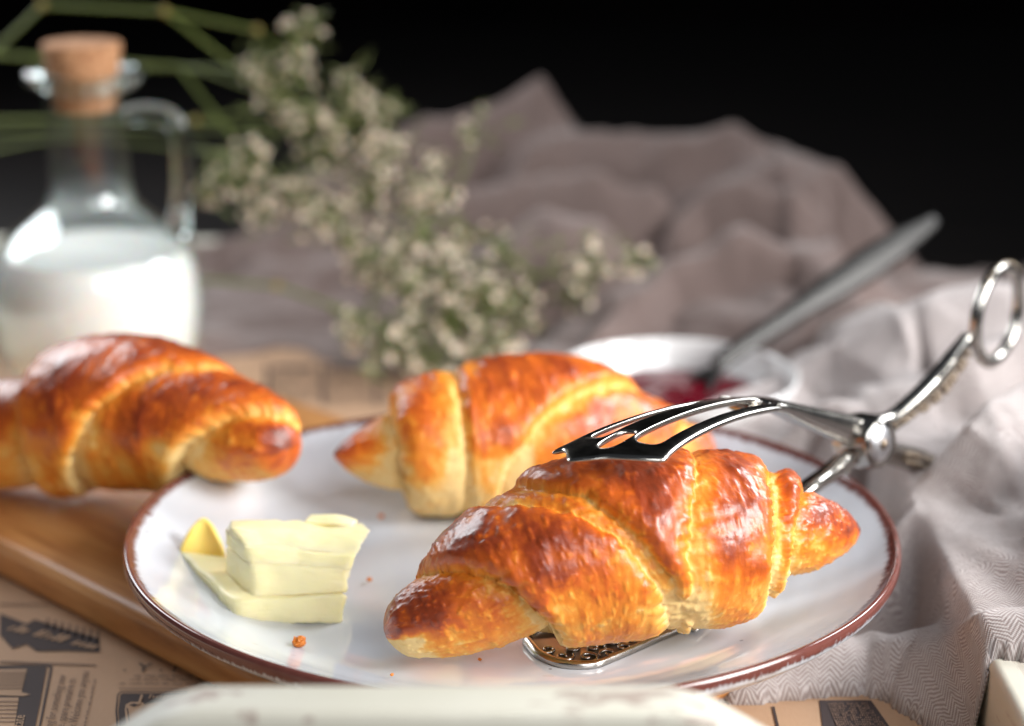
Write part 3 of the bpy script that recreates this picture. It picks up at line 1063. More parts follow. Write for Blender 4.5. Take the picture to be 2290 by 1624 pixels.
def tongs():
    t = empty('pastry_tongs', (0.12, 0.03, ZW))
    tag(t, 'silver pastry tongs with a slotted blade and ring handle holding the glossy croissant', 'tongs')
    piv = on_y(1921, 984, 0.030)
    # ---- slotted upper blade: structured quads with open slots
    C = [on_y(1352, 1020, -0.078), on_y(1440, 968, -0.060), on_y(1540, 928, -0.042), on_y(1640, 905, -0.024), on_y(1706, 902, -0.012)]
    c, T, L = blade_frame(C, 80)
    side = np.array([0.85, -0.52, 0.06])
    cols = [-1.0, -0.80, -0.40, -0.30, 0.06, 0.14, 0.66, 0.80, 1.0]
    rows = [0.0, 0.07, 0.13, 0.21, 0.30, 0.45, 0.60, 0.74, 0.86, 0.94, 1.0]
    tipoff = [-0.05, 0.03, -0.12, -0.12, -0.07, -0.05, 0.0, 0.02, 0.05]
    half = lambda u: 0.0185 - 0.0072 * u ** 0.7
    removed = lambda i, j: ((j == 1 and 2 <= i < 8) or (j == 3 and 1 <= i < 3) or (j == 5 and 2 <= i < 9 and True))
    V, Fq = [], []
    for i, u in enumerate(rows):
        for j, w in enumerate(cols):
            uu = u + (tipoff[j] if i == 0 else tipoff[j] * 0.4 if i == 1 else 0)
            if i == len(rows) - 1:
                uu -= 0.10 * abs(w) ** 2
            f = uu * 79
            k = int(min(max(f, 0), 78))
            p = c[k] + (c[k + 1] - c[k]) * (f - k)
            crown = 0.0022 * (1 - w * w)
            ww = half(max(u, 0)) * w
            V.append(p + side * ww + np.array([0, 0, crown]))
    nc = len(cols)
    for i in range(len(rows) - 1):
        for j in range(nc - 1):
            if not removed(i, j):
                Fq.append((i * nc + j, i * nc + j + 1, (i + 1) * nc + j + 1, (i + 1) * nc + j))
    o = mesh('slotted_blade', V, Fq, CHROME, t)
    add_mod(o, 'SOLIDIFY', thickness=0.0022, offset=-1)
    add_mod(o, 'SUBSURF', levels=3, render_levels=3)
    # ---- upper arm
    sweep('upper_arm', [on_y(1660, 908, -0.020) + (0, 0, -0.0012), on_y(1712, 904, -0.011), on_y(1790, 928, 0.004), on_y(1860, 950, 0.017), on_y(1912, 968, 0.027), on_y(1935, 990, 0.032)],
          [0.0060, 0.0068, 0.0060, 0.0056, 0.0052, 0.0046], [0.0014, 0.0022, 0.0034, 0.0044, 0.0054, 0.0056], CHROME, t, power=3, n=50)
    # ---- lower arm passing behind the croissant to the blade beneath it
    lb = [on_z(1268, 1476, ZW + 0.0022), on_z(1370, 1452, ZW + 0.0022), on_z(1470, 1400, ZW + 0.0026)]
    sweep('lower_arm', [piv + (0.002, 0.002, -0.004), on_y(1890, 1030, 0.018), on_y(1850, 1062, 0.010), on_y(1800, 1098, 0.000), on_y(1740, 1150, -0.008) + (0, 0.004, -0.003),
                        np.array([0.072, -0.020, ZW + 0.0060]), np.array([0.060, -0.035, ZW + 0.0028]), np.array([0.052, -0.046, ZW + 0.0024])],
          [0.0036, 0.0034, 0.0034, 0.0036, 0.0038, 0.0050, 0.0075, 0.009], [0.0034, 0.0030, 0.0026, 0.0024, 0.0020, 0.0016, 0.0012, 0.0010], CHROME, t, power=3, n=60)
    # ---- lower blade: solid paddle, raised scrolls
    P = [on_z(1168, 1444, ZW), on_z(1200, 1478, ZW), on_z(1256, 1500, ZW), on_z(1326, 1502, ZW), on_z(1372, 1486, ZW), on_z(1470, 1442, ZW), on_z(1560, 1400, ZW)]
    right = np.array([p[:2] for p in P])
    axis = np.array([math.cos(R(50)), math.sin(R(50))])
    tip = right[0]
    outl = [tuple(p) for p in right] + [tuple(right[-1] + axis * 0.012 + np.array([-0.004, 0.006])), tuple(right[-1] + axis * 0.012 + np.array([-0.012, 0.012])),
                                          tuple(tip + axis * 0.040 + np.array([0.002, 0])), tuple(tip + axis * 0.012 + np.array([-0.001, 0.001]))]
    outl = [np.array(q) for q in outl]
    cen = np.mean(outl, 0)
    dense = spline([np.r_[q, 0] for q in outl + [outl[0]]], 90)[:-1, :2]
    V, Fq = [], []
    for k, (sc, z) in enumerate(((1.0, 0.0006), (1.0, 0.0020), (0.975, 0.0030), (0.93, 0.0031), (0.90, 0.0021), (0.5, 0.0019), (0.02, 0.0019))):
        V += [tuple(cen + (q - cen) * sc) + (ZW + z,) for q in dense]
    Fq = [tuple(q) for q in grid_faces(7, len(dense), True)] + [tuple(range(len(dense)))]
    lob = mesh('lower_blade', V, Fq, CHROMED, t)
    lob.data.materials.append(CHROME)
    nd = len(dense)
    for p in lob.data.polygons:
        if p.index < 4 * nd:
            p.material_index = 1
    recalc(lob)
    rnd = random.Random(4)
    base = cen
    across = np.array([math.sin(R(50)), -math.cos(R(50))])
    spots = ((-0.0235, -0.0075, 0.0032, -1, 4.2), (-0.0240, -0.0005, 0.0034, 1, 0.3), (-0.0195, 0.0055, 0.0034, -1, 2.0), (-0.0175, -0.0025, 0.0032, 1, 5.0), (-0.0135, 0.0090, 0.0030, 1, 3.4), (-0.0125, 0.0030, 0.0034, -1, 1.2),
             (-0.0070, 0.0098, 0.0030, -1, 2.6), (-0.0050, 0.0040, 0.0034, 1, 0.2), (0.0000, 0.0105, 0.0028, 1, 4.0), (0.0060, 0.0108, 0.0028, -1, 1.0), (0.0120, 0.0112, 0.0028, 1, 2.2))
    for (a, w, r0, fl, rot) in spots:
        pts = []
        for k in range(26):
            u = k / 25
            ang = rot + fl * u * 7.2
            rr = r0 * (1 - 0.82 * u)
            q = base + axis * (a + rr * math.cos(ang)) + across * (w + rr * math.sin(ang))
            pts.append((q[0], q[1], ZW + 0.0023))
        sweep('scroll', pts, [0.0003, 0.0006, 0.0004], [0.0003, 0.0006, 0.0004], CHROME, lob, n=34, seg=6)
    # ---- upper handle and ring
    H = [piv + (0.002, 0.002, 0.004), on_y(1985, 946, 0.040), on_y(2040, 905, 0.050), on_y(2100, 846, 0.062), on_y(2148, 780, 0.073), on_y(2162, 757, 0.077)]
    hd = sweep('handle', H, [0.0044, 0.0042, 0.0048, 0.0058, 0.0052, 0.0026], [0.0034, 0.0032, 0.0034, 0.0036, 0.0034, 0.0024], CHROME, t, side=(-0.75, 0.60, 0.3), power=2.6, n=60, seg=18)
    hc, _ = arc_resample(H, 60)
    bead = ball_mesh('bead', 0.00105, CHROMED)
    big = ball_mesh('boss', 0.0027, CHROME, 16, 12)
    nrm = np.array([0.62, -0.76, 0.1])

    def dot(me, p, parent, sc=1.0):
        o = bpy.data.objects.new(me.name, me)
        o.location = p
        o.scale = (sc, sc, sc)
        COL.objects.link(o)
        o.parent = parent
        o.matrix_parent_inverse = parent.matrix_parent_inverse.copy()
        return o

    def place(me, p, parent, sc=1.0):
        o = bpy.data.objects.new(me.name, me)
        COL.objects.link(o)
        o.parent = parent
        o.matrix_parent_inverse = Matrix.Translation(-Vector(t.location)) if parent is t else Matrix.Identity(4)
        o.location = Vector(p)
        if parent is not t:
            o.location = Vector(p)
        o.scale = (sc, sc, sc)
        return o

    for k in range(19):
        u = 0.20 + 0.70 * k / 18
        p = hc[int(u * 59)]
        wide = 0.4 + 1.0 * math.sin(math.pi * min(1, max(0, (u - 0.15) / 0.78))) * u
        tng = hc[min(59, int(u * 59) + 1)] - hc[int(u * 59)]
        tng /= np.linalg.norm(tng)
        vv = np.cross(tng, nrm)
        for off in ((-0.0009, -0.0030) if u > 0.4 else (-0.0012,)):
            place(bead, p + nrm * 0.0039 - vv * off * wide, hd, random.uniform(0.8, 1.3))
    place(big, on_y(2160, 760, 0.0755), hd, 0.95)
    ax = np.array([math.cos(R(52)), math.sin(R(52)), 0.0])
    rc = on_y(2231, 703, 0.094)
    ring = []
    e1, e2 = ax, np.array([0, 0, 1.0])
    for k in range(64):
        a = 2 * math.pi * k / 64
        ring.append(rc + e1 * 0.0190 * math.cos(a) + e2 * 0.0182 * math.sin(a))
    pn = np.cross(ax, (0, 0, 1))
    rg = sweep('finger_ring', ring, 0.0023, 0.0025, CHROME, t, side=pn, closed=True, seg=12)
    for k in range(64):
        a = 2 * math.pi * k / 64
        if k % 2 == 0 and (abs(math.cos(a)) < 0.75):
            d = e1 * 0.0190 * math.cos(a) + e2 * 0.0182 * math.sin(a)
            place(bead, rc + d * 1.09 + nrm * 0.0008, rg, 1.0)
    # ---- lower handle, disappearing behind the cloth
    H2 = [piv + (0.004, 0.004, -0.003), on_y(1985, 1012, 0.044), on_y(2040, 1026, 0.056), on_y(2095, 1050, 0.068), on_y(2140, 1085, 0.078)]
    hd2 = sweep('handle', H2, [0.0036, 0.0042, 0.0048, 0.0046, 0.0026], [0.0026, 0.0028, 0.0030, 0.0028, 0.0020], CHROME, t, side=(-0.75, 0.60, 0.3), power=2.6, n=50, seg=18)
    h2, _ = arc_resample(H2, 50)
    for k in range(14):
        u = 0.35 + 0.6 * k / 13
        p = h2[int(u * 49)]
        for off in (0.0012, -0.0020):
            place(bead, p + nrm * 0.0036 + np.array([0, 0, off]), hd2, random.uniform(0.75, 1.2))
    # ---- pivot: barrel, washer and rivet
    ex = np.array([0.62, -0.76, 0.12])
    ex /= np.linalg.norm(ex)
    pv = sweep('pivot', [piv - ex * 0.0055, piv - ex * 0.004, piv + ex * 0.0085, piv + ex * 0.0100], [0.0078, 0.0092, 0.0092, 0.0080], [0.0085, 0.0100, 0.0100, 0.0086], CHROME, t, n=24, seg=24)
    sweep('rivet', [piv + ex * 0.0094, piv + ex * 0.0106, piv + ex * 0.0113], [0.0056, 0.0056, 0.0042], [0.0062, 0.0062, 0.0046], PLAINSTEEL, pv, n=10, seg=24)
    sweep('rivet_head', [piv + ex * 0.0108, piv + ex * 0.0119, piv + ex * 0.0124], [0.0017, 0.0016, 0.0008], [0.0020, 0.0019, 0.0009], CHROMED, pv, n=10, seg=16)
    for (px, py, yy, sc) in ((1893, 1052, 0.016, 0.62), (1903, 1040, 0.020, 0.5), (1968, 1026, 0.034, 0.62)):
        place(big, on_y(px, py, yy), pv, sc)


PLAINSTEEL = NT('matt_rivet_steel').set(Base_Color=(0.62, 0.62, 0.64, 1), Metallic=1.0, Roughness=0.35).m
tongs()


# ------------------------------------------------------------------ bottle, cork, milk
BC = np.array([on_y(187, 180, 0.285)[0], 0.285, 0.0])


def zpx(py):
    return float(on_y(187, py, 0.285)[2])


def bottle():
    zc = [zpx(v) for v in (95, 150, 180, 212, 246, 400, 440, 505, 610, 660, 800)]
    rn, rb = 0.0185, 0.0520
    zb = 0.046
    outer = [(0.0, 0.0012), (0.030, 0.0010), (0.038, 0.0022), (0.0445, 0.010), (0.0492, 0.022), (0.0513, 0.036), (0.0515, zb), (0.0510, 0.054), (0.0495, 0.0625), (0.0455, 0.0705), (0.0385, 0.0780), (0.0295, 0.0845), (0.0228, 0.0905),
             (0.0197, 0.0970), (0.0189, 0.106), (0.0187, 0.126), (0.0187, zc[3] - 0.001), (0.0190, zc[2]), (0.0178, zc[2] + 0.003)]
    inner = [(0.0160, zc[2] + 0.002), (0.0160, 0.126), (0.0162, 0.106), (0.0170, 0.0968), (0.0200, 0.0895), (0.0267, 0.0832), (0.0357, 0.0765), (0.0428, 0.0690), (0.0468, 0.0613), (0.0484, 0.0535), (0.0489, zb), (0.0487, 0.036), (0.0466, 0.0225), (0.0420, 0.0115), (0.036, 0.0055), (0.0, 0.0045)]
    o = spline([(r, z, 0) for r, z in outer], 90)[:, :2]
    i = spline([(r, z, 0) for r, z in inner], 70)[:, :2]
    o[:, 0] = np.clip(o[:, 0], 0, None)
    i[:, 0] = np.clip(i[:, 0], 0, None)
    root = empty('glass_bottle', BC)
    tag(root, 'round clear glass bottle with a long neck and loop handle', 'bottle')
    lathe('bottle_body', np.vstack([o, i]), GLASS, root, BC, seg=72)
    x0, y0 = BC[0], BC[1]
    lip = []
    for k in range(72):
        a = 2 * math.pi * k / 72
        lip.append((x0 + 0.0232 * math.cos(a), y0 + 0.0232 * math.sin(a), zc[2] + 0.0016 * math.sin(2 * a + 0.8) + 0.0010))
    sweep('bottle_lip', lip, 0.0048, 0.0038, GLASS_SOLID, root, closed=True, seg=16)
    hp = [(x0 + 0.0195, y0, zpx(258)), (x0 + 0.028, y0 - 0.002, zpx(252)), (x0 + 0.039, y0 - 0.003, zpx(262)), (x0 + 0.0440, y0 - 0.003, zpx(300)), (x0 + 0.0435, y0 - 0.003, zpx(400)), (x0 + 0.0420, y0 - 0.002, zpx(470)), (x0 + 0.0405, y0, zpx(520))]
    sweep('bottle_handle', hp, [0.0042, 0.0048, 0.0048, 0.0045, 0.0044, 0.0048, 0.0060], [0.0052, 0.0050, 0.0046, 0.0042, 0.0042, 0.0046, 0.0060], GLASS_SOLID, root, side=(0, 1, 0), n=60, seg=20)
    # milk up to the shoulder
    zl = zpx(560)
    prof = [(0.0, 0.0052)] + [(r - 0.0006, z) for r, z in reversed([tuple(q) for q in i[:, :2]]) if 0.0058 < z < zl and r > 0.02]
    rt = np.interp(zl, i[::-1, 1], i[::-1, 0]) - 0.0006
    prof += [(rt, zl + 0.0006), (rt - 0.0012, zl), (0.0, zl - 0.0003)]
    mo = lathe('milk', prof, MILK, None, BC, seg=72)
    tag(mo, 'white milk filling the glass bottle up to its shoulder', 'milk')
    ck = lathe('cork_stopper', [(0, zc[4]), (0.0130, zc[4]), (0.0140, zc[4] + 0.001), (0.0182, zc[0] - 0.0012), (0.0178, zc[0] - 0.0002), (0.0168, zc[0]), (0, zc[0] + 0.0004)], CORK, None, BC, seg=48)
    tag(ck, 'tapered brown cork pushed into the neck of the milk bottle', 'cork')


bottle()

# ------------------------------------------------------------------ jam dish, jam, spoon
DC = np.array([0.0715, 0.192, 0.0])


def jam_dish():
    prof = [(0, 0.0052), (0.020, 0.0054), (0.031, 0.0076), (0.040, 0.0138), (0.0470, 0.0240), (0.0510, 0.0342), (0.0518, 0.0358), (0.0525, 0.0363), (0.0532, 0.0358), (0.0532, 0.0345),
            (0.0497, 0.0240), (0.0437, 0.0126), (0.036, 0.0060), (0.028, 0.0040), (0.026, 0.0008), (0.023, 0.0008), (0.021, 0.0025), (0, 0.0025)]
    p = spline([(a, b, 0) for a, b in prof], 80)[:, :2]
    p[:, 0] = np.clip(p[:, 0], 0, None)
    o = lathe('jam_dish', p, CHINA, None, DC, seg=80)
    tag(o, 'small white porcelain dish of jam standing behind the plate', 'dish')
    nr, ns = 16, 60
    V = [(DC[0], DC[1], 0.0242)]
    for i in range(1, nr + 1):
        for j in range(ns):
            a = 2 * math.pi * j / ns
            r = 0.0438 * i / nr
            V.append((DC[0] + r * math.cos(a), DC[1] + r * math.sin(a), 0.0242))
    V = np.array(V)
    rr = np.hypot(V[:, 0] - DC[0], V[:, 1] - DC[1])
    V[:, 2] += 0.010 * (fbm(V * 70, 3, 4) - 0.5) * smooth(0.0438 - rr, 0, 0.02) + 0.002 * np.exp(-(rr / 0.02) ** 2)
    n0 = len(V)
    F = [(0, 1 + j, 1 + (j + 1) % ns) for j in range(ns)]
    for i in range(nr - 1):
        F += [(1 + i * ns + j, 1 + (i + 1) * ns + j, 1 + (i + 1) * ns + (j + 1) % ns, 1 + i * ns + (j + 1) % ns) for j in range(ns)]
    bot = [(DC[0] + 0.0305 * math.cos(2 * math.pi * j / ns), DC[1] + 0.0305 * math.sin(2 * math.pi * j / ns), 0.0095) for j in range(ns)]
    V = np.vstack([V, bot])
    l0 = 1 + (nr - 1) * ns
    F += [(l0 + j, n0 + j, n0 + (j + 1) % ns, l0 + (j + 1) % ns) for j in range(ns)] + [tuple(range(n0, n0 + ns))]
    j = mesh('jam', V, F, JAM)
    recalc(j)
    tag(j, 'glossy dark red jam in the small white dish', 'jam')
    s = empty('spoon', (0.11, 0.215, 0.03))
    tag(s, 'steel spoon leaning out of the jam dish against the cloth', 'spoon')
    a, b = on_y(1645, 785, 0.222), on_y(2092, 492, 0.285)
    d = (b - a) / np.linalg.norm(b - a)
    sweep('handle', [a - d * 0.012 + (0, 0, -0.001), a, a + d * 0.03, a + d * 0.07, b - d * 0.012, b - d * 0.002, b], [0.0040, 0.0042, 0.0048, 0.0066, 0.0080, 0.0070, 0.0030], [0.0014, 0.0016, 0.0018, 0.0022, 0.0024, 0.0022, 0.0012], STEEL, s, side=(0.3, -0.75, 0.55), n=60, power=2.6)
    tipc = a - d * 0.034
    tipc[2] = 0.0150
    bw = []
    for i in range(17):
        for k in range(13):
            u, w = i / 16 * 2 - 1, k / 12 * 2 - 1
            wd = 0.0115 * math.sqrt(max(0.0, 1 - u * u)) * (1 - 0.15 * u) + 0.0008
            p = tipc + d * u * 0.022 + np.cross(d, (0, 0, 1)) * w * wd
            p[2] += 0.005 * (w * w + 0.6 * u * u) - 0.002 + 0.003 * max(0, u)
            bw.append(p)
    o = mesh('bowl', bw, grid_faces(17, 13), STEEL, s)
    add_mod(o, 'SOLIDIFY', thickness=0.0012)


jam_dish()


# ------------------------------------------------------------------ cloths
def cloth(name, label, x0, x1, y0, y1, step, ridges, base, seed, keep=0.0011, wr=0.006, soft=0.006, group=None, mat=None):
    nx, ny = int((x1 - x0) / step), int((y1 - y0) / step)
    X, Y = np.meshgrid(np.linspace(x0, x1, nx), np.linspace(y0, y1, ny), indexing='ij')
    wx = (fbm(np.stack([X * 22, Y * 22, X * 0 + 1.3], -1), 3, seed) - 0.5) * 0.03
    wy = (fbm(np.stack([X * 22, Y * 22, X * 0 + 7.7], -1), 3, seed + 1) - 0.5) * 0.03
    Xw, Yw = X + wx * 0.35, Y + wy * 0.35
    acc = np.zeros_like(X)
    b = base(X, Y)
    terms = [b]
    for rd in ridges:
        p = np.array(rd['p'], float)
        best = np.full(X.shape, 9.0)
        zb = np.zeros_like(X)
        sg = np.zeros_like(X)
        for a, c in zip(p[:-1], p[1:]):
            d = c[:2] - a[:2]
            L2 = (d ** 2).sum()
            t = np.clip(((Xw - a[0]) * d[0] + (Yw - a[1]) * d[1]) / L2, 0, 1)
            qx, qy = a[0] + d[0] * t, a[1] + d[1] * t
            dd = np.hypot(Xw - qx, Yw - qy)
            cr = d[0] * (Yw - a[1]) - d[1] * (Xw - a[0])
            m = dd < best
            best = np.where(m, dd, best)
            zb = np.where(m, a[2] + (c[2] - a[2]) * t, zb)
            sg = np.where(m, cr, sg)
        w = np.where(sg > 0, rd['l'], rd['r'])
        x = best / w
        prof = np.exp(-np.abs(x) ** rd.get('e', 1.7))
        terms.append(b + (zb - b) * prof)
    h = b + (np.stack([np.clip(q - b, 0, None) for q in terms[1:]]) ** soft).sum(0) ** (1 / soft)
    amp = np.clip((h - b) / 0.015, 0.0, 1)
    wn = fbm(np.stack([Xw * 38 + Yw * 20, Yw * 30 - Xw * 12, X * 0 + 3.1], -1), 3, seed + 3)
    wn2 = 1 - np.abs(2 * fbm(np.stack([Xw * 26 - Yw * 16, Yw * 22 + Xw * 9, X * 0 + 9.2], -1), 2, seed + 8) - 1)
    h = np.maximum(h, b) + amp * wr * ((wn - 0.5) + 0.8 * (wn2 - 0.75))
    lf = np.sin((Xw * 0.8 + Yw * 0.6) * 95 + 7 * fbm(np.stack([X * 9, Y * 9, X * 0 + 4.4], -1), 2, seed + 12))
    h = h + amp * wr * 0.20 * np.abs(lf) ** 0.8
    h = np.maximum(h, b + 0.0006)
    pos = np.stack([X, Y, h], -1)
    # true lengths along the sheet so that the weave is not stretched on the slopes
    U = np.cumsum(np.r_[np.zeros((1, ny)), np.linalg.norm(np.diff(pos, axis=0), axis=-1)], 0)
    Vv = np.cumsum(np.c_[np.zeros((nx, 1)), np.linalg.norm(np.diff(pos, axis=1), axis=-1)], 1)
    F = grid_faces(nx, ny)
    hb = (h - b).ravel()
    F = F[(hb[F] > keep).any(1)]
    pos[..., 2] = np.where(h - b > keep, h, b - 0.0022)           # the hem tucks under at the floor
    used = np.unique(F)
    remap = -np.ones(nx * ny, int)
    remap[used] = np.arange(len(used))
    o = mesh(name, pos.reshape(-1, 3)[used], remap[F], mat or CLOTH)
    set_uv(o, np.stack([U.ravel(), Vv.ravel()], -1)[used])
    add_mod(o, 'SOLIDIFY', thickness=0.0012, offset=1)
    tag(o, label, 'cloth', group)
    return o


yy = lambda L: [tuple(on_y(*q)) for q in L]
heap_ridges = [
    dict(p=yy([(700, 390, 0.50), (900, 292, 0.50), (1060, 255, 0.50), (1200, 172, 0.50), (1250, 250, 0.49), (1300, 340, 0.48)]), l=0.05, r=0.034, e=1.8),
    dict(p=yy([(1230, 310, 0.47), (1420, 298, 0.47), (1640, 288, 0.46), (1700, 330, 0.45)]), l=0.05, r=0.030, e=2.0),
    dict(p=yy([(1640, 400, 0.43), (1760, 352, 0.43), (1880, 395, 0.42), (1990, 520, 0.42), (2080, 660, 0.41)]), l=0.05, r=0.030, e=2.0),
    dict(p=yy([(950, 640, 0.37), (1080, 545, 0.37), (1230, 478, 0.37), (1330, 486, 0.365), (1388, 560, 0.35), (1400, 660, 0.33)]), l=0.018, r=0.040, e=2.4),
    dict(p=yy([(1250, 800, 0.28), (1350, 740, 0.30), (1500, 610, 0.34), (1680, 520, 0.35), (1820, 560, 0.345), (1872, 600, 0.33)]), l=0.04, r=0.015, e=2.6),
    dict(p=yy([(1700, 800, 0.275), (1800, 740, 0.28), (1900, 650, 0.29), (1930, 600, 0.31)]), l=0.02, r=0.03),
    dict(p=yy([(330, 690, 0.44), (560, 600, 0.44), (800, 560, 0.44), (980, 500, 0.44)]), l=0.04, r=0.024),
    dict(p=yy([(420, 730, 0.37), (620, 690, 0.385), (820, 700, 0.38), (1060, 680, 0.37), (1240, 690, 0.34)]), l=0.02, r=0.016),
    dict(p=yy([(380, 740, 0.345), (470, 742, 0.35), (560, 756, 0.352), (640, 746, 0.37)]), l=0.03, r=0.012),
    dict(p=yy([(2050, 690, 0.42), (2200, 600, 0.44), (2400, 590, 0.45)]), l=0.03, r=0.03),
    dict(p=yy([(1000, 455, 0.43), (1180, 400, 0.43), (1330, 395, 0.425), (1480, 440, 0.42), (1540, 520, 0.41)]), l=0.014, r=0.024, e=2.0),
    dict(p=yy([(1520, 500, 0.40), (1580, 425, 0.41), (1680, 400, 0.41), (1790, 430, 0.40), (1850, 520, 0.39)]), l=0.012, r=0.022, e=2.0),
    dict(p=yy([(1180, 330, 0.46), (1120, 420, 0.45), (1050, 500, 0.43)]), l=0.016, r=0.016, e=1.8),
    dict(p=[(-0.26, 0.46, 0.012), (0.0, 0.46, 0.010), (0.12, 0.44, 0.010)], l=0.10, r=0.085, e=3.0),
    dict(p=[(0.06, 0.36, 0.016), (0.14, 0.34, 0.036), (0.22, 0.34, 0.036), (0.40, 0.36, 0.010)], l=0.06, r=0.06, e=3.0),
]
heap_base = lambda X, Y: np.where(Y > 0.452, ZT + smooth(0.475 - Y, 0, 0.02) * (0.032 - ZT), np.where((X > 0.1445), 0.0325, 0.0006)) * np.where(X > 0.168, 0, 1) + np.where(X > 0.168, ZT, 0)
cloth('linen_cloth', 'linen cloth, shade darkened into its colour, crumpled in a heap behind the flowers and jam dish', -0.24, 0.36, 0.262, 0.60, 0.0024, heap_ridges, heap_base, 5, wr=0.009, soft=12.0, mat=SHADED_CLOTH)

napkin_ridges = [
    # the rolled hem that comes out from under the plate and climbs the tray wall
    dict(p=[(0.045, -0.034, 0.010), (0.075, -0.037, 0.0130), (0.10, -0.031, 0.0135), (0.120, -0.029, 0.0135), (0.136, -0.040, 0.020), (0.150, -0.068, 0.041), (0.185, -0.082, 0.045)], l=0.0095, r=0.0135, e=3.2),
    # draped over the tray wall and hanging inside it
    dict(p=[(0.171, -0.058, 0.0385), (0.171, 0.03, 0.040), (0.176, 0.13, 0.042)], l=0.0315, r=0.090, e=8.0),
    # folds standing on it
    dict(p=[(0.147, 0.030, 0.036), (0.156, 0.038, 0.046), (0.170, 0.045, 0.0620), (0.195, 0.076, 0.0665), (0.25, 0.10, 0.070)], l=0.013, r=0.040, e=2.6),
    dict(p=[(0.150, 0.012, 0.038), (0.156, -0.012, 0.042), (0.166, -0.045, 0.043)], l=0.018, r=0.010, e=2.2),
    dict(p=[(0.21, 0.02, 0.075), (0.186, -0.020, 0.064), (0.176, -0.055, 0.050), (0.174, -0.078, 0.040)], l=0.022, r=0.016, e=2.4),
    # the broad sunlit part behind the tongs
    dict(p=yy([(1690, 905, 0.165), (1780, 862, 0.195), (1850, 790, 0.205), (1990, 682, 0.21), (2190, 640, 0.21), (2420, 620, 0.21)]), l=0.045, r=0.060, e=2.2),
    dict(p=yy([(1900, 905, 0.128), (2060, 860, 0.130), (2180, 820, 0.135), (2330, 740, 0.15)]), l=0.04, r=0.018, e=2.0),
]


def napkin_base(X, Y):
    wall = smooth(X, 0.139, 0.146) * (1 - smooth(X, 0.167, 0.176))
    return 0.0006 + wall * 0.0315 + smooth(X, 0.170, 0.178) * (ZT - 0.0)


cloth('linen_napkin', 'herringbone taupe linen napkin bunched beside the plate over the tray wall', 0.045, 0.34, -0.115, 0.262, 0.0015, napkin_ridges, napkin_base, 21, wr=0.006, soft=5.0, keep=0.0032)


# ------------------------------------------------------------------ flower sprigs
def flower_mesh(name, k):
    rnd = random.Random(k)
    bm = bmesh.new()
    mats = (PETAL, CENTRE)
    for p in range(5):
        a = 2 * math.pi * p / 5 + rnd.uniform(-0.15, 0.15)
        ca, sa = math.cos(a), math.sin(a)
        prof = [(0.0006, 0.0004, 0.0), (0.0019, 0.0013, 0.0007), (0.0033, 0.0012, 0.0016 + rnd.uniform(-0.0004, 0.0006)), (0.0041, 0.0003, 0.0018)]
        rows = []
        for r, w, z in prof:
            rows.append([bm.verts.new((r * ca - w * s * sa, r * sa + w * s * ca, z + 0.0003 * abs(s))) for s in (-1, 0, 1)])
        for i in range(3):
            for j in range(2):
                bm.faces.new((rows[i][j], rows[i + 1][j], rows[i + 1][j + 1], rows[i][j + 1]))
    n0 = len(bm.faces)
    bmesh.ops.create_icosphere(bm, subdivisions=1, radius=0.0010, matrix=Matrix.Translation((0, 0, 0.0006)))
    bm.faces.ensure_lookup_table()
    for f in bm.faces:
        f.smooth = True
        f.material_index = 1 if f.index >= n0 or f.index < 0 else 0
    me = bpy.data.meshes.new(name)
    bm.to_mesh(me)
    bm.free()
    for i, p in enumerate(me.polygons):
        p.material_index = 1 if i >= n0 else 0
    for q in mats:
        me.materials.append(q)
    return me


FLOWERS = [flower_mesh('flower', k) for k in range(4)]


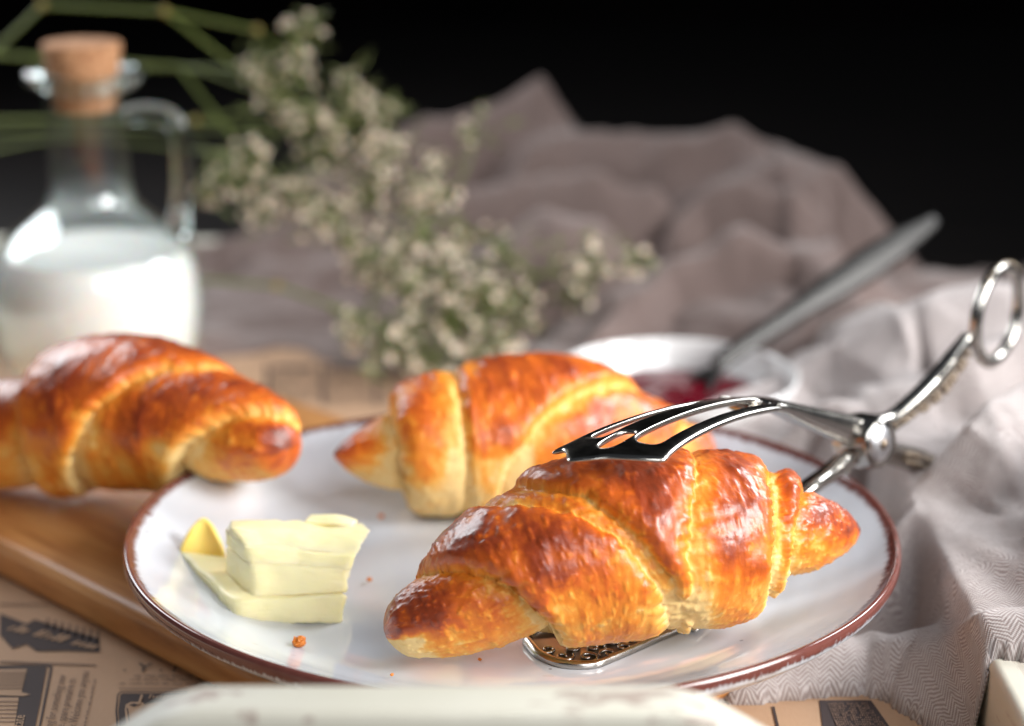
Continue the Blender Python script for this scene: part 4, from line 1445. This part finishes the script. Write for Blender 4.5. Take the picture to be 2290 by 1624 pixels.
def sprig(label, stem_px, clusters, seed, nodes=(), thick=0.0011, more=()):
    """stem_px: (px, py, y) polyline. clusters: (px, py, y, radius in px, number of flowers)."""
    rnd = random.Random(seed)
    st = yy(stem_px)
    root = empty('flower_sprig', st[0])
    tag(root, label, 'flower sprig', 'flower sprigs lying on the cloth')
    poly = [np.asarray(a) + (np.asarray(b) - np.asarray(a)) * f for a, b in zip(st[:-1], st[1:]) for f in (0, 0.06, 0.5, 0.94)] + [np.asarray(st[-1])]
    sweep('stem', poly, [thick, thick, thick * 0.7], [thick, thick, thick * 0.7], STEM, root, n=110, seg=8, side=(0.1, 0.2, 1))
    for extra in more:
        sweep('stem', [np.asarray(q) for q in yy(extra)], [thick * 0.8, thick * 0.6], [thick * 0.8, thick * 0.6], STEM, root, n=40, seg=8, side=(0.1, 0.2, 1))
    dense, _ = arc_resample(st, 80)
    for (px, py, y) in nodes:
        o = bpy.data.objects.new('stem_node', NODE_ME)
        o.matrix_parent_inverse = Matrix.Translation(-root.location)
        COL.objects.link(o)
        o.parent = root
        o.matrix_parent_inverse = Matrix.Translation(-root.location)
        o.location = on_y(px, py, y)
    bv, bf, lv, lf = [], [], [], []

    def twig(a, b, r0, r1):
        a, b = np.asarray(a), np.asarray(b)
        mid = (a + b) / 2 + np.array([rnd.uniform(-1, 1), rnd.uniform(-1, 1), rnd.uniform(-0.2, 1)]) * np.linalg.norm(b - a) * 0.12
        d = (b - a) / max(1e-6, np.linalg.norm(b - a))
        s1 = np.cross(d, (0.3, 0.2, 1.0))
        s1 /= np.linalg.norm(s1)
        s2 = np.cross(d, s1)
        k0 = len(bv)
        for p, r in ((a, r0), (mid, (r0 + r1) / 2), (b, r1)):
            for q in range(4):
                bv.append(p + (s1 * math.cos(q * math.pi / 2) + s2 * math.sin(q * math.pi / 2)) * r)
        for i in range(2):
            for q in range(4):
                bf.append((k0 + i * 4 + q, k0 + i * 4 + (q + 1) % 4, k0 + (i + 1) * 4 + (q + 1) % 4, k0 + (i + 1) * 4 + q))

    def needle(p, d, ln, w):
        d = np.asarray(d) / np.linalg.norm(d)
        s1 = np.cross(d, (rnd.uniform(-1, 1), rnd.uniform(-1, 1), 0.6))
        s1 /= np.linalg.norm(s1)
        up = np.cross(s1, d) * ln * 0.12
        k0 = len(lv)
        lv.extend([p, p + d * ln * 0.5 + s1 * w + up, p + d * ln, p + d * ln * 0.5 - s1 * w + up, p + d * ln * 0.5 + up * 0.6])
        lf.extend([(k0, k0 + 1, k0 + 4), (k0 + 1, k0 + 2, k0 + 4), (k0 + 2, k0 + 3, k0 + 4), (k0 + 3, k0, k0 + 4)])

    for (px, py, y, rad, cnt) in clusters:
        c = on_y(px, py, y)
        rm = rad * 1.32 / 4760
        near = dense[np.linalg.norm(dense - c, axis=1).argmin()]
        hub = c + (near - c) * 0.25 + np.array([0, 0, -0.3 * rm])
        twig(near, hub, 0.0009, 0.0006)
        for _ in range(int(cnt * 1.65 + 0.5)):
            while True:
                q = np.array([rnd.uniform(-1, 1) for _ in range(3)])
                if (q ** 2).sum() < 1:
                    break
            p = c + q * rm * np.array([1, 0.9, 1])
            p[2] = max(p[2], 0.006)
            fork = hub + (p - hub) * 0.55 + np.array([rnd.uniform(-1, 1), rnd.uniform(-1, 1), rnd.uniform(-1, 1)]) * rm * 0.15
            twig(hub, fork, 0.0005, 0.00035)
            twig(fork, p, 0.00035, 0.00025)
            for _ in range(2):
                needle(fork + (p - fork) * rnd.random(), np.array([rnd.uniform(-1, 1), rnd.uniform(-1, 1), rnd.uniform(-0.4, 1)]), rnd.uniform(0.005, 0.011), 0.0007)
            o = bpy.data.objects.new('flower', rnd.choice(FLOWERS))
            COL.objects.link(o)
            o.parent = root
            o.matrix_parent_inverse = Matrix.Translation(-root.location)
            o.location = p
            dirv = Vector(p - hub).normalized() + Vector((rnd.uniform(-.5, .5), -0.75, 0.55 + rnd.uniform(-.4, .4)))
            o.rotation_euler = dirv.to_track_quat('Z', 'Y').to_euler()
            sc = rnd.uniform(0.42, 0.72)
            o.scale = (sc, sc, sc)
        for _ in range(8 + cnt // 2):
            needle(c + np.array([rnd.uniform(-1, 1), rnd.uniform(-1, 1), rnd.uniform(-1, 1)]) * rm, np.array([rnd.uniform(-1, 1), rnd.uniform(-1, 1), rnd.uniform(-0.5, 1)]), rnd.uniform(0.008, 0.018), 0.0010)
    if bv:
        mesh('branch', bv, bf, STEM, root)
        tag(mesh('foliage', lv, lf, LEAF, root, shade=False), kind='stuff')


NODE_ME = ball_mesh('stem_node', 0.0024, NODE, 10, 8)
YF = 0.355
sprig('flower sprig whose green stem kinks above the cork stopper', [(-60, 160, YF + 0.02), (95, 12, YF + 0.02), (368, 26, YF + 0.01), (575, 68, YF + 0.01), (640, 130, YF), (690, 200, YF), (720, 270, YF)],
      [(575, 170, YF, 38, 10), (672, 80, YF, 40, 8), (668, 160, YF, 42, 10), (615, 215, YF, 45, 6)], 1, [(95, 12, YF + 0.02), (368, 26, YF + 0.01), (575, 68, YF + 0.01)])
sprig('flower sprig with its blossoms reaching highest against the dark backdrop', [(368, 26, YF + 0.012), (470, 105, YF + 0.005), (560, 175, YF), (680, 240, YF - 0.005), (770, 290, YF - 0.005), (800, 200, YF - 0.005)],
      [(785, 195, YF - 0.005, 34, 9), (812, 260, YF - 0.005, 45, 13), (690, 270, YF - 0.01, 46, 14), (862, 250, YF, 26, 4)], 2)
sprig('flower sprig lying level behind the loop handle of the bottle', [(-60, 270, YF + 0.03), (100, 268, YF + 0.03), (440, 270, YF + 0.02), (640, 290, YF + 0.01), (760, 360, YF), (860, 420, YF - 0.01), (1000, 440, YF - 0.01)],
      [(740, 330, YF - 0.005, 60, 16), (850, 340, YF - 0.01, 55, 15), (820, 430, YF - 0.01, 70, 18), (965, 410, YF - 0.01, 60, 18), (950, 455, YF - 0.02, 40, 10), (1075, 290, YF, 40, 4)], 3, [(440, 270, YF + 0.02)], more=([(-60, 300, YF + 0.04), (300, 290, YF + 0.035), (660, 300, YF + 0.01)], [(440, 270, YF + 0.02), (560, 250, YF + 0.02), (700, 262, YF + 0.005)], [(-60, 345, YF + 0.05), (150, 310, YF + 0.05), (420, 335, YF + 0.04), (560, 350, YF)]))
sprig('flower sprig spreading low beside the milk bottle shoulder', [(-60, 120, YF + 0.04), (180, 135, YF + 0.04), (400, 150, YF + 0.03), (540, 330, YF), (620, 400, YF - 0.01), (740, 480, YF - 0.02)],
      [(560, 350, YF - 0.01, 38, 12), (520, 400, YF - 0.01, 45, 8), (465, 430, YF, 26, 4), (580, 470, YF - 0.01, 55, 11), (690, 470, YF - 0.02, 60, 14), (735, 500, YF - 0.02, 34, 8), (640, 420, YF - 0.01, 50, 8), (780, 540, YF - 0.03, 60, 9), (830, 590, YF - 0.035, 55, 7)], 4, more=([(-60, 110, YF + 0.05), (200, 150, YF + 0.05), (480, 152, YF + 0.03), (580, 170, YF)], [(400, 150, YF + 0.03), (470, 165, YF + 0.02), (600, 215, YF)]))
sprig('flower sprig lying over the paper just behind the golden croissant', [(380, 620, YF), (620, 640, YF - 0.02), (760, 690, YF - 0.035), (900, 730, YF - 0.05), (1040, 700, YF - 0.05), (1120, 760, YF - 0.055)],
      [(800, 740, YF - 0.055, 38, 9), (880, 770, YF - 0.06, 62, 20), (960, 800, YF - 0.065, 55, 14), (920, 655, YF - 0.05, 45, 11), (1000, 610, YF - 0.045, 48, 12), (1020, 700, YF - 0.05, 70, 26), (1090, 660, YF - 0.05, 48, 12),
       (1100, 780, YF - 0.06, 55, 15), (845, 610, YF - 0.04, 25, 3), (832, 830, YF - 0.07, 8, 1), (1150, 640, YF - 0.04, 40, 4)], 5, [(620, 640, YF - 0.02)])
sprig('thin flower sprig reaching across the cloth towards the spoon', [(960, 480, YF - 0.02), (1080, 530, YF - 0.03), (1180, 610, YF - 0.035), (1300, 620, YF - 0.04), (1400, 600, YF - 0.045)],
      [(1130, 560, YF - 0.03, 60, 5), (940, 520, YF - 0.025, 60, 9), (1010, 555, YF - 0.03, 55, 8), (890, 585, YF - 0.035, 60, 9), (1290, 640, YF - 0.04, 55, 9), (1320, 590, YF - 0.04, 50, 7), (1425, 590, YF - 0.045, 32, 4), (1170, 690, YF - 0.04, 50, 7)], 6)
